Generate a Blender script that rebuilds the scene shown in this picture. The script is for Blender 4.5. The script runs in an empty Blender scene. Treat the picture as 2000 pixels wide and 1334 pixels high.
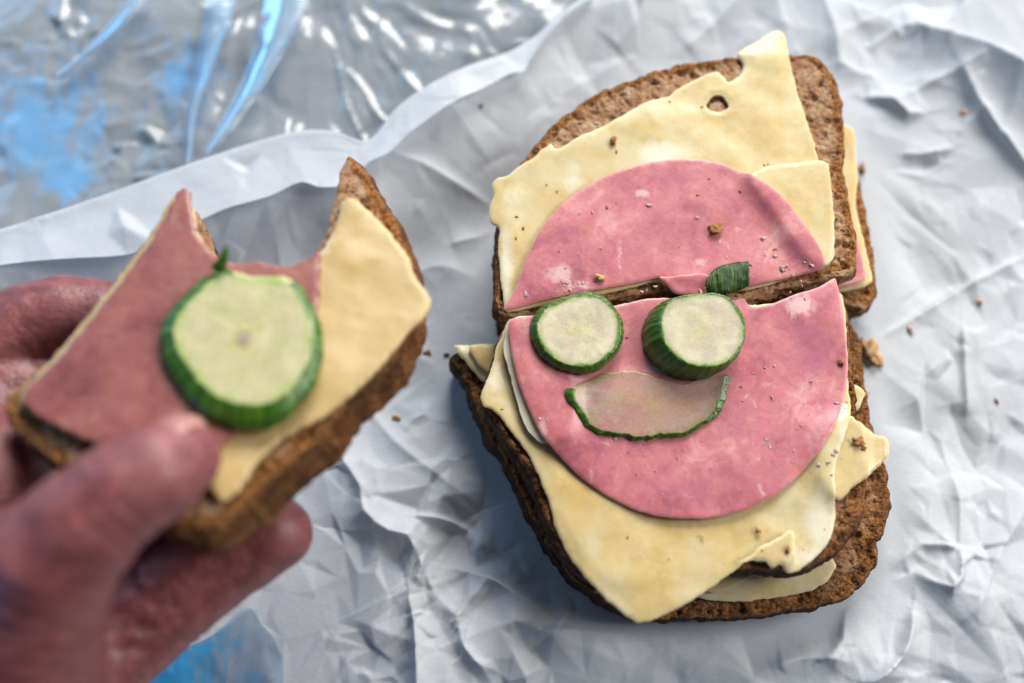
import bpy, bmesh, math, random
import numpy as np
from mathutils import Vector, Matrix
from mathutils.geometry import delaunay_2d_cdt

random.seed(7); RNG = np.random.default_rng(7)
SC = bpy.context.scene
COL = SC.collection
MM = 0.001

# ------------------------------------------------------------------ camera
LENS, SENSOR = 35.0, 36.0
DIST, TILT = 255.0, math.radians(18)
CAM = np.array([0.0, -DIST*math.sin(TILT), DIST*math.cos(TILT)])      # millimetres
FWD = np.array([0.0, math.sin(TILT), -math.cos(TILT)])
UPV = np.array([0.0, math.cos(TILT), math.sin(TILT)])
RGT = np.array([1.0, 0.0, 0.0])
FOCUS = 227.0
cd = bpy.data.cameras.new('camera'); cam = bpy.data.objects.new('camera', cd); COL.objects.link(cam)
cd.lens = LENS; cd.sensor_width = SENSOR; cd.sensor_fit = 'HORIZONTAL'
cd.clip_start = 0.01; cd.clip_end = 20
cam.location = Vector(CAM*MM); cam.rotation_euler = (TILT, 0, 0)
cd.dof.use_dof = True; cd.dof.focus_distance = FOCUS*MM; cd.dof.aperture_fstop = 4.4
SC.camera = cam

# ------------------------------------------------------------------ world, lamps, exposure
w = bpy.data.worlds.new('World'); SC.world = w; w.use_nodes = True
bg = w.node_tree.nodes['Background']
bg.inputs[0].default_value = (0.55, 0.74, 1.0, 1); bg.inputs[1].default_value = 0.045
def area(name, loc, aim, sx, sy, power, col):
    l = bpy.data.lights.new(name, 'AREA'); l.shape = 'RECTANGLE'; l.size = sx; l.size_y = sy
    l.energy = power; l.color = col
    o = bpy.data.objects.new(name, l); COL.objects.link(o); o.location = loc
    o.rotation_euler = (Vector(aim)-Vector(loc)).to_track_quat('-Z', 'Y').to_euler()
    return o
area('window_light', (0.34, 1.38, 0.94), (0.04, 0, 0), 0.95, 0.75, 40.0, (1.0, 0.965, 0.92))
area('side_fill_light', (1.00, 0.16, 0.80), (0.06, 0, 0), 0.60, 0.60, 12.5, (1.0, 0.98, 0.95))  # added fill lamp that lifts the brightness of the right side
area('sky_window_light', (-0.70, 0.55, 0.42), (-0.06, 0.03, 0), 0.50, 0.40, 2.3, (0.24, 0.58, 1.0))
area('low_blue_light', (-0.42, -0.26, 0.20), (-0.10, 0.0, 0.0), 0.22, 0.12, 0.30, (0.08, 0.42, 1.0))  # unseen blue source, low at the lower left
SC.view_settings.view_transform = 'Standard'; SC.view_settings.look = 'None'
SC.view_settings.exposure = 0.0; SC.view_settings.gamma = 1.0
SC.cycles.use_denoising = True
SC.cycles.max_bounces = 10; SC.cycles.transparent_max_bounces = 16

# ------------------------------------------------------------------ maths helpers (millimetres)
def ray(px, py):
    sx = (np.asarray(px, float)-1000)/2000*SENSOR/LENS
    sy = -(np.asarray(py, float)-667)/2000*SENSOR/LENS
    return FWD + np.multiply.outer(sx, RGT) + np.multiply.outer(sy, UPV)
def P(px, py, z):
    d = ray(px, py); t = (np.asarray(z, float)-CAM[2])/d[..., 2]
    return CAM + d*t[..., None]
def on_plane(px, py, c):                       # plane z = c0 + c1 x + c2 y
    d = ray(px, py); t = (c[0]+c[1]*CAM[0]+c[2]*CAM[1]-CAM[2])/(d[..., 2]-c[1]*d[..., 0]-c[2]*d[..., 1])
    return CAM + d*t[..., None]
def photo_xy(p):                                # where a point lands in the photo
    d = np.asarray(p)-CAM; k = 2000*LENS/SENSOR/(d@FWD); return 1000+(d@RGT)*k, 667-(d@UPV)*k
def pitch(p):                                   # millimetres per photo pixel at point p
    return float(np.dot(np.asarray(p)-CAM, FWD))*SENSOR/LENS/2000
def _h(ix, iy, iz, s):
    n = (ix*374761393 + iy*668265263 + iz*2147483647 + s*1274126177) & 0xffffffff
    n = ((n ^ (n >> 13))*1274126177) & 0xffffffff
    n = (n ^ (n >> 16)) & 0xffff
    return n/32767.5-1
def vn(p, s=0):
    p = np.asarray(p, float)
    if p.shape[1] == 2: p = np.column_stack([p, np.zeros(len(p))])
    i = np.floor(p).astype(np.int64); f = p-i; u = f*f*(3-2*f)
    r = 0
    for a in (0, 1):
        for b in (0, 1):
            for c in (0, 1):
                wgt = (u[:, 0] if a else 1-u[:, 0])*(u[:, 1] if b else 1-u[:, 1])*(u[:, 2] if c else 1-u[:, 2])
                r = r + wgt*_h(i[:, 0]+a, i[:, 1]+b, i[:, 2]+c, s)
    return r
def fbm(p, scale=1.0, octs=4, s=0, gain=.5):
    p = np.asarray(p, float)/scale; r = 0; a = 1
    for k in range(octs): r = r+a*vn(p*2**k+17.3*k, s+k); a *= gain
    return r
def sstep(a, b, x):
    t = np.clip((x-a)/(b-a), 0, 1); return t*t*(3-2*t)
def catmull(pts, step, closed=True):
    pts = np.asarray(pts, float); n = len(pts); out = []
    rng = range(n) if closed else range(n-1)
    for i in rng:
        g = lambda k: pts[k % n] if closed else pts[min(max(k, 0), n-1)]
        p0, p1, p2, p3 = g(i-1), g(i), g(i+1), g(i+2)
        L = np.linalg.norm(p2-p1); m = max(1, int(round(L/step)))
        d1 = max(np.linalg.norm(p1-p0), 1e-4)**.5; d2 = max(L, 1e-4)**.5; d3 = max(np.linalg.norm(p3-p2), 1e-4)**.5
        m1 = (p1-p0)/d1-(p2-p0)/(d1+d2)+(p2-p1)/d2; m2 = (p2-p1)/d2-(p3-p1)/(d2+d3)+(p3-p2)/d3
        m1 = m1*d2; m2 = m2*d2
        t = (np.arange(m)/m)[:, None]
        out.append((2*t**3-3*t**2+1)*p1+(t**3-2*t**2+t)*m1+(-2*t**3+3*t**2)*p2+(t**3-t**2)*m2)
    r = np.vstack(out)
    return r if closed else np.vstack([r, pts[-1:]])
def seg_dist(q, poly, closed=True):
    """distance of points q (N,2) to a polyline, index and parameter of the nearest piece, and the side sign"""
    a = poly if closed else poly[:-1]; b = np.roll(poly, -1, 0) if closed else poly[1:]
    best = np.full(len(q), 1e9); bi = np.zeros(len(q), int); bt = np.zeros(len(q)); sg = np.ones(len(q))
    for k in range(len(a)):
        ab = b[k]-a[k]; L2 = ab@ab+1e-12
        t = np.clip(((q-a[k])@ab)/L2, 0, 1)
        v = q-a[k]-t[:, None]*ab; d = np.hypot(v[:, 0], v[:, 1]); m = d < best
        best[m] = d[m]; bi[m] = k; bt[m] = t[m]; sg[m] = np.sign(ab[0]*v[m, 1]-ab[1]*v[m, 0])
    return best, bi, bt, sg
def inside(q, poly):
    r = np.zeros(len(q), bool); x, y = q[:, 0], q[:, 1]; n = len(poly)
    for i in range(n):
        x1, y1 = poly[i]; x2, y2 = poly[(i+1) % n]
        if y1 == y2: continue
        c = ((y1 > y) != (y2 > y)) & (x < (x2-x1)*(y-y1)/(y2-y1)+x1)
        r ^= c
    return r
def smooth_loop(p, k=1):
    for _ in range(k): p = p*.5+(np.roll(p, 1, 0)+np.roll(p, -1, 0))*.25
    return p
def inset_ok(q, poly, d): 
    dd = seg_dist(q, poly)[0]; return inside(q, poly) & (dd > d)
def fill(outline, step, rings=(), hole=None):
    """triangulate the inside of a closed outline: returns xy, triangles, distance to the rim"""
    N = len(outline); pts = [outline]; cons = [list(range(N))]
    nxt = np.roll(outline, -1, 0)-np.roll(outline, 1, 0); nrm = np.column_stack([-nxt[:, 1], nxt[:, 0]])
    nrm /= np.linalg.norm(nrm, axis=1)[:, None]+1e-9
    A = np.sum(outline[:, 0]*np.roll(outline[:, 1], -1)-np.roll(outline[:, 0], -1)*outline[:, 1])
    if A < 0: nrm = -nrm
    rmax = 0
    for r in rings:
        q = outline+nrm*r; q = q[inset_ok(q, outline, r*.85)]; pts.append(q); rmax = r
    lo = outline.min(0); hi = outline.max(0)
    gx, gy = np.meshgrid(np.arange(lo[0], hi[0], step), np.arange(lo[1], hi[1], step*.866))
    gx = gx+(np.arange(gx.shape[0]) % 2)[:, None]*step*.5
    g = np.column_stack([gx.ravel(), gy.ravel()]); g = g+RNG.uniform(-.12, .12, g.shape)*step
    g = g[inset_ok(g, outline, rmax+step*.45)]
    if hole is not None:
        for r in rings[::-1]:
            hr = hole.mean(0)+(hole-hole.mean(0))*(1+r/np.hypot(*(hole-hole.mean(0)).T).mean()); g = np.vstack([g[seg_dist(g, hr)[0] > .3], hr]) if r else g
    pts.append(g)
    if hole is not None:
        base = sum(len(p) for p in pts); pts.append(hole)
    allp = np.vstack(pts)
    edges = []
    if hole is not None: edges = [(base+i, base+(i+1) % len(hole)) for i in range(len(hole))]
    vs, es, fs, *_ = delaunay_2d_cdt([Vector(p) for p in allp], edges, cons, 1 if hole is None else 0, 1e-6)
    xy = np.array([(v.x, v.y) for v in vs]); tri = np.array([f[:3] for f in fs if len(f) == 3])
    cen = xy[tri].mean(1)
    keep = inside(cen, outline)
    if hole is not None: keep &= ~inside(cen, hole)
    tri = tri[keep]
    a, b, c = xy[tri[:, 0]], xy[tri[:, 1]], xy[tri[:, 2]]
    cr = (b[:, 0]-a[:, 0])*(c[:, 1]-a[:, 1])-(b[:, 1]-a[:, 1])*(c[:, 0]-a[:, 0])
    tri = tri[np.abs(cr) > 1e-7]; cr = cr[np.abs(cr) > 1e-7]
    tri[cr < 0] = tri[cr < 0][:, ::-1]
    used = np.unique(tri); rm = -np.ones(len(xy), int); rm[used] = np.arange(len(used))
    xy = xy[used]; tri = rm[tri]
    d = seg_dist(xy, outline)[0]
    if hole is not None: d = np.minimum(d, seg_dist(xy, hole)[0])
    return xy, tri, d
def rim_edges(tri):
    e = np.vstack([tri[:, [0, 1]], tri[:, [1, 2]], tri[:, [2, 0]]])
    key = {(a, b) for a, b in map(tuple, e)}
    return np.array([(a, b) for a, b in key if (b, a) not in key])

# ------------------------------------------------------------------ object helpers
def link(name, verts, faces, mat, parent=None, loc=None, attrs=None, smooth=True, kind=None):
    """verts in world millimetres; the origin goes to loc (mm) or to the parent's place"""
    verts = np.asarray(verts, float)
    if loc is None: loc = np.array([verts[:, 0].mean(), verts[:, 1].mean(), verts[:, 2].min()])
    loc = np.asarray(loc, float)
    me = bpy.data.meshes.new(name)
    if isinstance(faces, np.ndarray):
        n, k = faces.shape
        me.vertices.add(len(verts)); me.vertices.foreach_set('co', ((verts-loc)*MM).astype(np.float32).ravel())
        me.loops.add(n*k); me.loops.foreach_set('vertex_index', faces.astype(np.int32).ravel())
        me.polygons.add(n); me.polygons.foreach_set('loop_start', (np.arange(n)*k).astype(np.int32))
        me.polygons.foreach_set('loop_total', np.full(n, k, np.int32))
        me.update(calc_edges=True); me.validate()
    else:
        me.from_pydata([tuple(v) for v in (verts-loc)*MM], [], [tuple(map(int, f)) for f in faces]); me.update()
    if smooth: me.shade_smooth()
    for k, v in (attrs or {}).items():
        if len(v) == len(me.vertices):
            a = me.attributes.new(k, 'FLOAT', 'POINT'); a.data.foreach_set('value', np.asarray(v, np.float32))
    me.materials.append(mat)
    o = bpy.data.objects.new(name, me); COL.objects.link(o)
    if parent is not None:
        o.parent = parent; o.location = Vector((loc-np.array(parent['_loc']))*MM)
    else: o.location = Vector(loc*MM)
    o['_loc'] = [float(x) for x in loc]
    if kind: o['kind'] = kind
    return o
def empty(name, loc):
    o = bpy.data.objects.new(name, None); COL.objects.link(o); o.location = Vector(np.asarray(loc)*MM)
    o.empty_display_size = 0.005; o['_loc'] = [float(x) for x in loc]; return o
def tag(o, label, cat, group=None):
    o['label'] = label; o['category'] = cat
    if group: o['group'] = group
    return o
def subset(verts, faces, mask, attrs):
    f = faces[mask]; u = np.unique(f); rm = -np.ones(len(verts), int); rm[u] = np.arange(len(u))
    return verts[u], rm[f], {k: np.asarray(v)[u] for k, v in attrs.items()}

# ------------------------------------------------------------------ materials
class M:
    def __init__(s, name):
        s.m = bpy.data.materials.new(name); s.m.use_nodes = True; s.t = s.m.node_tree; s.t.nodes.clear()
        s.out = s.n('ShaderNodeOutputMaterial')
        tc = s.n('ShaderNodeTexCoord'); v = s.n('ShaderNodeVectorMath', operation='SCALE'); s.l(tc.outputs['Object'], v.inputs[0])
        v.inputs[3].default_value = 1000.0; s.mm = v.outputs[0]
    def n(s, t, **k):
        x = s.t.nodes.new(t)
        for a, b in k.items(): setattr(x, a, b)
        return x
    def l(s, a, b): s.t.links.new(a, b)
    def set(s, sock, v):
        if hasattr(v, 'is_output'): s.l(v, sock)
        elif isinstance(v, tuple) and len(v) == 3 and sock.type == 'RGBA': sock.default_value = (*v, 1)
        else: sock.default_value = v
    def noise(s, scale, detail=4, rough=.55, vec=None, dist=0.0):
        x = s.n('ShaderNodeTexNoise'); s.l(vec or s.mm, x.inputs['Vector'])
        x.inputs['Scale'].default_value = scale; x.inputs['Detail'].default_value = detail; x.inputs['Roughness'].default_value = rough
        x.inputs['Distortion'].default_value = dist
        return x.outputs['Fac']
    def voro(s, scale, feature='F1', vec=None, rnd=1.0, out='Distance'):
        x = s.n('ShaderNodeTexVoronoi', feature=feature); s.l(vec or s.mm, x.inputs['Vector'])
        x.inputs['Scale'].default_value = scale; x.inputs['Randomness'].default_value = rnd
        return x.outputs[out]
    def ramp(s, fac, stops, interp='LINEAR'):
        x = s.n('ShaderNodeValToRGB'); s.l(fac, x.inputs[0]); e = x.color_ramp.elements; x.color_ramp.interpolation = interp
        while len(e) < len(stops): e.new(.5)
        for k, (p, c) in enumerate(stops):
            e[k].position = p; e[k].color = (*c, 1) if isinstance(c, tuple) else (c, c, c, 1)
        return x.outputs[0]
    def mix(s, f, a, b, mode='MIX'):
        x = s.n('ShaderNodeMix', data_type='RGBA', blend_type=mode); s.set(x.inputs[0], f); s.set(x.inputs[6], a); s.set(x.inputs[7], b)
        return x.outputs[2]
    def math(s, op, a, b=0.0, c=0.0):
        x = s.n('ShaderNodeMath', operation=op); s.set(x.inputs[0], a); s.set(x.inputs[1], b); s.set(x.inputs[2], c); return x.outputs[0]
    def attr(s, name):
        x = s.n('ShaderNodeAttribute', attribute_name=name); return x.outputs['Fac']
    def bump(s, h, strength=.5, dist=.2, normal=None):
        x = s.n('ShaderNodeBump'); s.l(h, x.inputs['Height']); x.inputs['Strength'].default_value = strength
        x.inputs['Distance'].default_value = dist*MM
        if normal: s.l(normal, x.inputs['Normal'])
        return x.outputs[0]
    def stretch(s, x, y, z):
        v = s.n('ShaderNodeVectorMath', operation='MULTIPLY'); s.l(s.mm, v.inputs[0]); v.inputs[1].default_value = (x, y, z); return v.outputs[0]
    def bsdf(s, col, rough=.5, sss=0.0, rad=(1, .5, .3), scale=1.0, spec=.5, normal=None, coat=0.0, coat_rough=.1, sheen=0.0):
        p = s.n('ShaderNodeBsdfPrincipled'); s.set(p.inputs['Base Color'], col); s.set(p.inputs['Roughness'], rough)
        s.set(p.inputs['Subsurface Weight'], sss); p.inputs['Subsurface Radius'].default_value = rad
        p.inputs['Subsurface Scale'].default_value = scale*MM; s.set(p.inputs['Specular IOR Level'], spec)
        s.set(p.inputs['Coat Weight'], coat); p.inputs['Coat Roughness'].default_value = coat_rough
        p.inputs['Sheen Weight'].default_value = sheen
        if normal: s.l(normal, p.inputs['Normal']); s.l(normal, p.inputs['Coat Normal'])
        return p.outputs[0]
    def done(s, sh): s.l(sh, s.out.inputs[0]); return s.m

def mat_cheese(name, tint=(0.69, 0.54, 0.26), pale=(0.75, 0.65, 0.42), deep=(0.62, 0.44, 0.165)):
    m = M(name)
    c = m.ramp(m.noise(.07, 5, .6, dist=.6), [(.3, deep), (.5, tint), (.72, pale)])
    c = m.mix(m.math('MULTIPLY', m.ramp(m.noise(.33, 5, .65, dist=.8), [(.46, 0.0), (.66, 1.0)]), .45), c, pale)
    c = m.mix(m.ramp(m.attr('rimd'), [(0.0, .7), (.55, 0.0)]), c, tuple(min(.9, x*1.06) for x in pale))
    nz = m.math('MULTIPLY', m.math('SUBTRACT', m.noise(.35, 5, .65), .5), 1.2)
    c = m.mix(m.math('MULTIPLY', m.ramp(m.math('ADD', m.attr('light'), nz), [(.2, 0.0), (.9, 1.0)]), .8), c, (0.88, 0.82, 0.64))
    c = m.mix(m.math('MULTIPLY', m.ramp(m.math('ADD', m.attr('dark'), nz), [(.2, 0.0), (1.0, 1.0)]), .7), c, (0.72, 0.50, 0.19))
    c = m.mix(m.math('MULTIPLY', m.ramp(m.math('ADD', m.attr('stain'), m.math('MULTIPLY', nz, 2.0)), [(.6, 0.0), (1.1, 1.0)]), .6), c, (0.75, 0.33, 0.07))
    sp = m.math('MULTIPLY', m.ramp(m.voro(.38), [(.055, 1.0), (.10, 0.0)]), m.ramp(m.noise(.09, 2), [(.52, 0.0), (.62, 1.0)]))
    c = m.mix(m.math('MULTIPLY', sp, .75), c, (0.42, 0.20, 0.06))
    h = m.math('ADD', m.noise(.16, 5, .6, dist=.5), m.math('MULTIPLY', m.noise(1.6, 4, .7), .22))
    rg = m.ramp(m.noise(.16, 3), [(.35, .42), (.65, .28)])
    return m.done(m.bsdf(c, rg, .45, (1, .75, .35), 2.4, .5, m.bump(h, .35, .35), m.math('MULTIPLY', m.attr('light'), .35), .18))
def mat_ham(name='ham', k=(1., 1., 1.)):
    m = M(name)
    big = m.math('ADD', m.math('MULTIPLY', m.noise(.06, 3, .5, dist=.6), .6), m.math('MULTIPLY', m.noise(.17, 4, .6, dist=1.0), .4)); fine = m.noise(.8, 6, .7, dist=.3)
    c = m.ramp(big, [(.35, (0.40, 0.10, 0.14)), (.45, (0.57, 0.165, 0.19)), (.55, (0.66, 0.215, 0.225)), (.65, (0.78, 0.37, 0.355))])
    c = m.mix(m.math('MULTIPLY', m.ramp(fine, [(.48, 0.0), (.72, 1.0)]), .38), c, (0.72, 0.36, 0.36))
    c = m.mix(m.math('MULTIPLY', m.ramp(m.noise(.9, 4, .6), [(.30, 1.0), (.45, 0.0)]), .6), c, (0.46, 0.16, 0.22))
    fat = m.math('MULTIPLY', m.ramp(m.noise(.11, 5, .6, dist=1.2), [(.64, 0.0), (.73, 1.0)]), m.ramp(m.noise(.8, 3), [(.35, .3), (.6, 1.0)]))
    c = m.mix(m.math('MULTIPLY', fat, .65), c, (0.86, 0.68, 0.66))
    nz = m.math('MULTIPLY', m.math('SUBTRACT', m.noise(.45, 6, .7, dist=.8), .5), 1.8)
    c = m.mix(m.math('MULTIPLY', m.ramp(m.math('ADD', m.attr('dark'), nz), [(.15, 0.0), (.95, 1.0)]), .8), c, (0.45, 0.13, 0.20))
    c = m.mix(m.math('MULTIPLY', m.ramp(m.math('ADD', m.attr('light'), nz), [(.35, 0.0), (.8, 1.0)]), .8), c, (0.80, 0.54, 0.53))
    c = m.mix(m.math('MULTIPLY', m.ramp(m.voro(.55), [(.05, 1.0), (.11, 0.0)]), .35), c, (0.42, 0.11, 0.13))
    seam = m.ramp(m.voro(.075, 'DISTANCE_TO_EDGE'), [(0.0, 1.0), (.02, 0.0)])
    c = m.mix(m.math('MULTIPLY', seam, .07), c, (0.80, 0.52, 0.52))
    c = m.mix(m.ramp(m.attr('rimd'), [(.0, .45), (.5, 0.0)]), c, (0.80, 0.40, 0.36))
    c = m.mix(1.0, c, k, 'MULTIPLY')
    h = m.math('ADD', m.math('MULTIPLY', fine, .5), m.math('ADD', m.math('MULTIPLY', m.noise(3.0, 3, .6), .25), m.math('MULTIPLY', m.noise(.2, 3), .9)))
    rg = m.ramp(m.noise(.5, 4), [(.3, .52), (.7, .32)])
    return m.done(m.bsdf(c, rg, .35, (1, .45, .4), 1.8, .5, m.bump(h, .28, .3), m.math('ADD', m.ramp(m.noise(.14, 4, .6), [(.42, .04), (.62, .35)]), m.math('MULTIPLY', m.attr('wet'), .9)), .2))
def mat_flesh(name, *args, clear=0.0, **kw):
    m, sh = _flesh(name, *args, **kw)
    if clear:
        tr = m.n('ShaderNodeBsdfTransparent'); x = m.n('ShaderNodeMixShader'); x.inputs[0].default_value = clear
        m.l(sh, x.inputs[1]); m.l(tr.outputs[0], x.inputs[2]); sh = x.outputs[0]
    return m.done(sh)
def _flesh(name, base=(0.73, 0.66, 0.45), core=(0.64, 0.62, 0.22), edge=(0.34, 0.43, 0.08), wet=.5, mottled=(0.60, 0.50, 0.37), pit=None):
    m = M(name); r = m.attr('rad'); a = m.attr('ang')
    rn = m.math('ADD', r, m.math('MULTIPLY', m.math('SUBTRACT', m.noise(.35, 4), .5), .22))
    c = m.ramp(rn, [(0.02, core), (.34, base), (.80, base), (.93, edge)])
    lobe = m.math('ADD', m.math('MULTIPLY', m.math('SINE', m.math('MULTIPLY', a, 2.0)), .10), r)
    seed = m.ramp(m.math('ADD', lobe, m.math('MULTIPLY', m.math('SUBTRACT', m.noise(.5, 4), .5), .25)), [(.22, 0.0), (.36, 1.0), (.52, 1.0), (.66, 0.0)])
    c = m.mix(m.math('MULTIPLY', seed, .35), c, tuple(x*.78 for x in core))
    if pit is not None: c = m.mix(m.ramp(m.math('ADD', r, m.math('MULTIPLY', m.noise(.8, 3), .06)), [(.13, 1.0), (.19, 0.0)]), c, pit)
    cx = m.n('ShaderNodeCombineXYZ'); m.l(m.math('MULTIPLY', a, 9.0), cx.inputs[0]); m.l(m.math('MULTIPLY', r, 3.0), cx.inputs[1])
    fib = m.noise(2.4, 5, .65, cx.outputs[0]); mot = m.noise(.28, 4, .6)
    c = m.mix(m.ramp(mot, [(.40, .75), (.56, 0.0)]), c, mottled)
    c = m.mix(m.math('MULTIPLY', m.ramp(m.math('ADD', m.math('MULTIPLY', fib, .4), m.math('MULTIPLY', m.noise(2.2, 5, .8), .6)), [(.47, 0.0), (.62, 1.0)]), .6), c, (0.82, 0.79, 0.66))
    h = m.math('ADD', m.math('MULTIPLY', fib, .15), m.math('ADD', m.noise(.9, 5, .7), m.math('MULTIPLY', m.noise(3.5, 2), .35)))
    return m, m.bsdf(c, .32, .45, (.9, 1, .5), 2.0, .5, m.bump(h, .22, .3), wet, .12)
def mat_rind():
    m = M('cucumber_rind'); a = m.attr('ang'); e = m.attr('edge')
    cx = m.n('ShaderNodeCombineXYZ'); m.l(m.math('MULTIPLY', a, 1.5), cx.inputs[0]); m.l(e, cx.inputs[1])
    st = m.noise(2.2, 4, .6, cx.outputs[0])
    c = m.ramp(st, [(.32, (0.016, 0.055, 0.005)), (.50, (0.045, 0.14, 0.009)), (.64, (0.12, 0.25, 0.018)), (.78, (0.26, 0.38, 0.05))])
    en = m.math('ADD', e, m.math('MULTIPLY', m.math('SUBTRACT', m.noise(.8, 4), .5), .5))
    c = m.mix(m.ramp(en, [(.45, 0.0), (.95, 1.0)]), c, (0.24, 0.36, 0.055))
    h = m.math('ADD', m.noise(1.0, 3), m.math('MULTIPLY', st, .8))
    return m.done(m.bsdf(c, .33, .12, (.4, 1, .3), .8, .5, m.bump(h, .6, .35), .25, .15))
def mat_bread(crust):
    m = M('bread_crust' if crust else 'bread_crumb'); k = m.attr('crust'); sc = m.attr('scorch')
    n1 = m.noise(.35, 6, .65); n2 = m.noise(1.6, 4, .7)
    pores = m.ramp(m.voro(.55, vec=m.stretch(1, 1.3, 1)), [(.05, 0.0), (.26, 1.0)])
    cr = m.ramp(n1, [(.32, (0.36, 0.155, 0.065)), (.5, (0.60, 0.335, 0.175)), (.66, (0.78, 0.55, 0.36))])
    p2 = m.ramp(m.voro(.27, vec=m.stretch(1, 1.5, 1)), [(.13, 0.0), (.24, 1.0)]); pores = m.math('MINIMUM', pores, p2)
    cr = m.mix(m.math('MULTIPLY', m.math('SUBTRACT', 1.0, pores), .7), cr, (0.17, 0.068, 0.03))
    cu = m.ramp(n2, [(.32, (0.085, 0.028, 0.009)), (.47, (0.34, 0.125, 0.030)), (.62, (0.66, 0.32, 0.11))])
    dk = m.ramp(n1, [(.30, (0.030, 0.014, 0.009)), (.55, (0.085, 0.036, 0.018)), (.75, (0.17, 0.075, 0.034))])
    cu = m.mix(m.ramp(m.math('ADD', sc, m.math('MULTIPLY', m.math('SUBTRACT', m.noise(.22, 4), .5), .9)), [(.3, 0.0), (.75, 1.0)]), cu, dk)
    kk = m.math('ADD', k, m.math('MULTIPLY', m.math('SUBTRACT', m.noise(.6, 5, .7), .5), 1.1))
    c = m.mix(m.ramp(kk, [(.30, 0.0), (.62, 1.0)]), cr, cu)
    h = m.math('ADD', m.math('MULTIPLY', pores, .7), m.math('ADD', m.noise(.9, 6, .7), m.math('MULTIPLY', n2, .8)))
    return m.done(m.bsdf(c, .75, .1, (1, .5, .3), .8, .25, m.bump(h, 1.0, 1.2)))
def mat_paper():
    m = M('wrapping_paper')
    fib = m.noise(.8, 6, .7, m.stretch(1, 2.2, 1)); blot = m.noise(.06, 4)
    c = m.mix(m.ramp(fib, [(.38, .35), (.62, 0.0)]), (0.69, 0.722, 0.765), (0.50, 0.535, 0.59))
    c = m.mix(m.ramp(blot, [(.4, .18), (.6, 0.0)]), c, (0.62, 0.65, 0.69))
    h = m.math('ADD', m.math('MULTIPLY', m.noise(3.0, 4), .35), m.math('ADD', m.math('MULTIPLY', m.noise(.45, 5, .6, dist=.5), .9), m.voro(.16, 'DISTANCE_TO_EDGE')))
    nb = m.bump(h, .22, .4)
    a = m.bsdf(c, .55, spec=.3, normal=nb)
    t = m.n('ShaderNodeBsdfTranslucent'); m.set(t.inputs[0], (0.80, 0.82, 0.85)); m.l(nb, t.inputs['Normal'])
    x = m.n('ShaderNodeMixShader'); x.inputs[0].default_value = .22; m.l(a, x.inputs[1]); m.l(t.outputs[0], x.inputs[2])
    return m.done(x.outputs[0])
def mat_film(name='clear_film', tint=(0.97, 0.98, 0.99), haze=.42, hazecol=(0.66, 0.71, 0.76), gloss=1.1, tinted=None):
    m = M(name)
    h = m.math('ADD', m.noise(.12, 4, .55, dist=.8), m.math('MULTIPLY', m.voro(.16, 'SMOOTH_F1'), .6))
    nb = m.bump(h, .12, 1.2)
    tr = m.n('ShaderNodeBsdfTransparent'); m.set(tr.inputs[0], tint)
    df = m.n('ShaderNodeBsdfDiffuse'); m.set(df.inputs[0], hazecol); m.l(nb, df.inputs['Normal'])
    gl = m.n('ShaderNodeBsdfGlossy'); gl.inputs['Roughness'].default_value = .17; m.l(nb, gl.inputs['Normal']); m.set(gl.inputs[0], (1, 1, 1))
    fr = m.n('ShaderNodeFresnel'); fr.inputs['IOR'].default_value = 1.5; m.l(nb, fr.inputs['Normal'])
    a = m.n('ShaderNodeMixShader'); a.inputs[0].default_value = haze; m.l(tr.outputs[0], a.inputs[1]); m.l(df.outputs[0], a.inputs[2])
    if tinted is not None:  # real print on the scrap; blue reflected light painted on the bag
        ink_and_sheen = m.n('ShaderNodeBsdfDiffuse'); m.set(ink_and_sheen.inputs[0], tinted[0])
        f = m.ramp(m.math('ADD', m.attr('ink_and_sheen'), m.math('MULTIPLY', m.math('SUBTRACT', m.noise(.11, 6, .7, m.stretch(1.4, .7, 1), 1.0), .5), 3.2)), [(.25, 0.0), (1.6, 1.0)])
        b = m.n('ShaderNodeMixShader'); m.l(m.math('MULTIPLY', f, tinted[1]), b.inputs[0]); m.l(a.outputs[0], b.inputs[1]); m.l(ink_and_sheen.outputs[0], b.inputs[2]); a = b
    x = m.n('ShaderNodeMixShader'); m.l(m.math('MULTIPLY', fr.outputs[0], gloss), x.inputs[0]); m.l(a.outputs[0], x.inputs[1]); m.l(gl.outputs[0], x.inputs[2])
    return m.done(x.outputs[0])
def mat_skin():
    m = M('skin')
    big = m.noise(.09, 4, .5); c = m.ramp(big, [(.3, (0.165, 0.044, 0.050)), (.55, (0.215, 0.066, 0.070)), (.75, (0.28, 0.105, 0.110))])
    c = m.mix(m.math('MULTIPLY', m.ramp(m.noise(.35, 5, .65), [(.42, 0.0), (.66, 1.0)]), .55), c, (0.42, 0.13, 0.13))
    h = m.math('ADD', m.math('MULTIPLY', m.voro(1.1, 'DISTANCE_TO_EDGE'), .5), m.math('ADD', m.noise(.9, 4), m.attr('crease')))
    return m.done(m.bsdf(c, .40, .15, (1, .35, .2), 1.6, .5, m.bump(h, .6, .4)))
def mat_plain(name, col, rough=.5, **k):
    m = M(name); n = m.noise(.6, 5, .65)
    c = m.mix(m.math('MULTIPLY', m.ramp(n, [(.35, 0.0), (.7, 1.0)]), .5), col, tuple(x*.6 for x in col))
    return m.done(m.bsdf(c, rough, normal=m.bump(n, .6, .4), **k))
CHEESE = mat_cheese('pale_yellow_cheese'); CHEESE_W = mat_cheese('warm_yellow_cheese', (0.57, 0.41, 0.18), (0.61, 0.46, 0.22), (0.54, 0.35, 0.13))
CHEESE_P = mat_cheese('whitish_cheese', (0.86, 0.79, 0.60), (0.88, 0.83, 0.68), (0.82, 0.73, 0.50))
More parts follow.
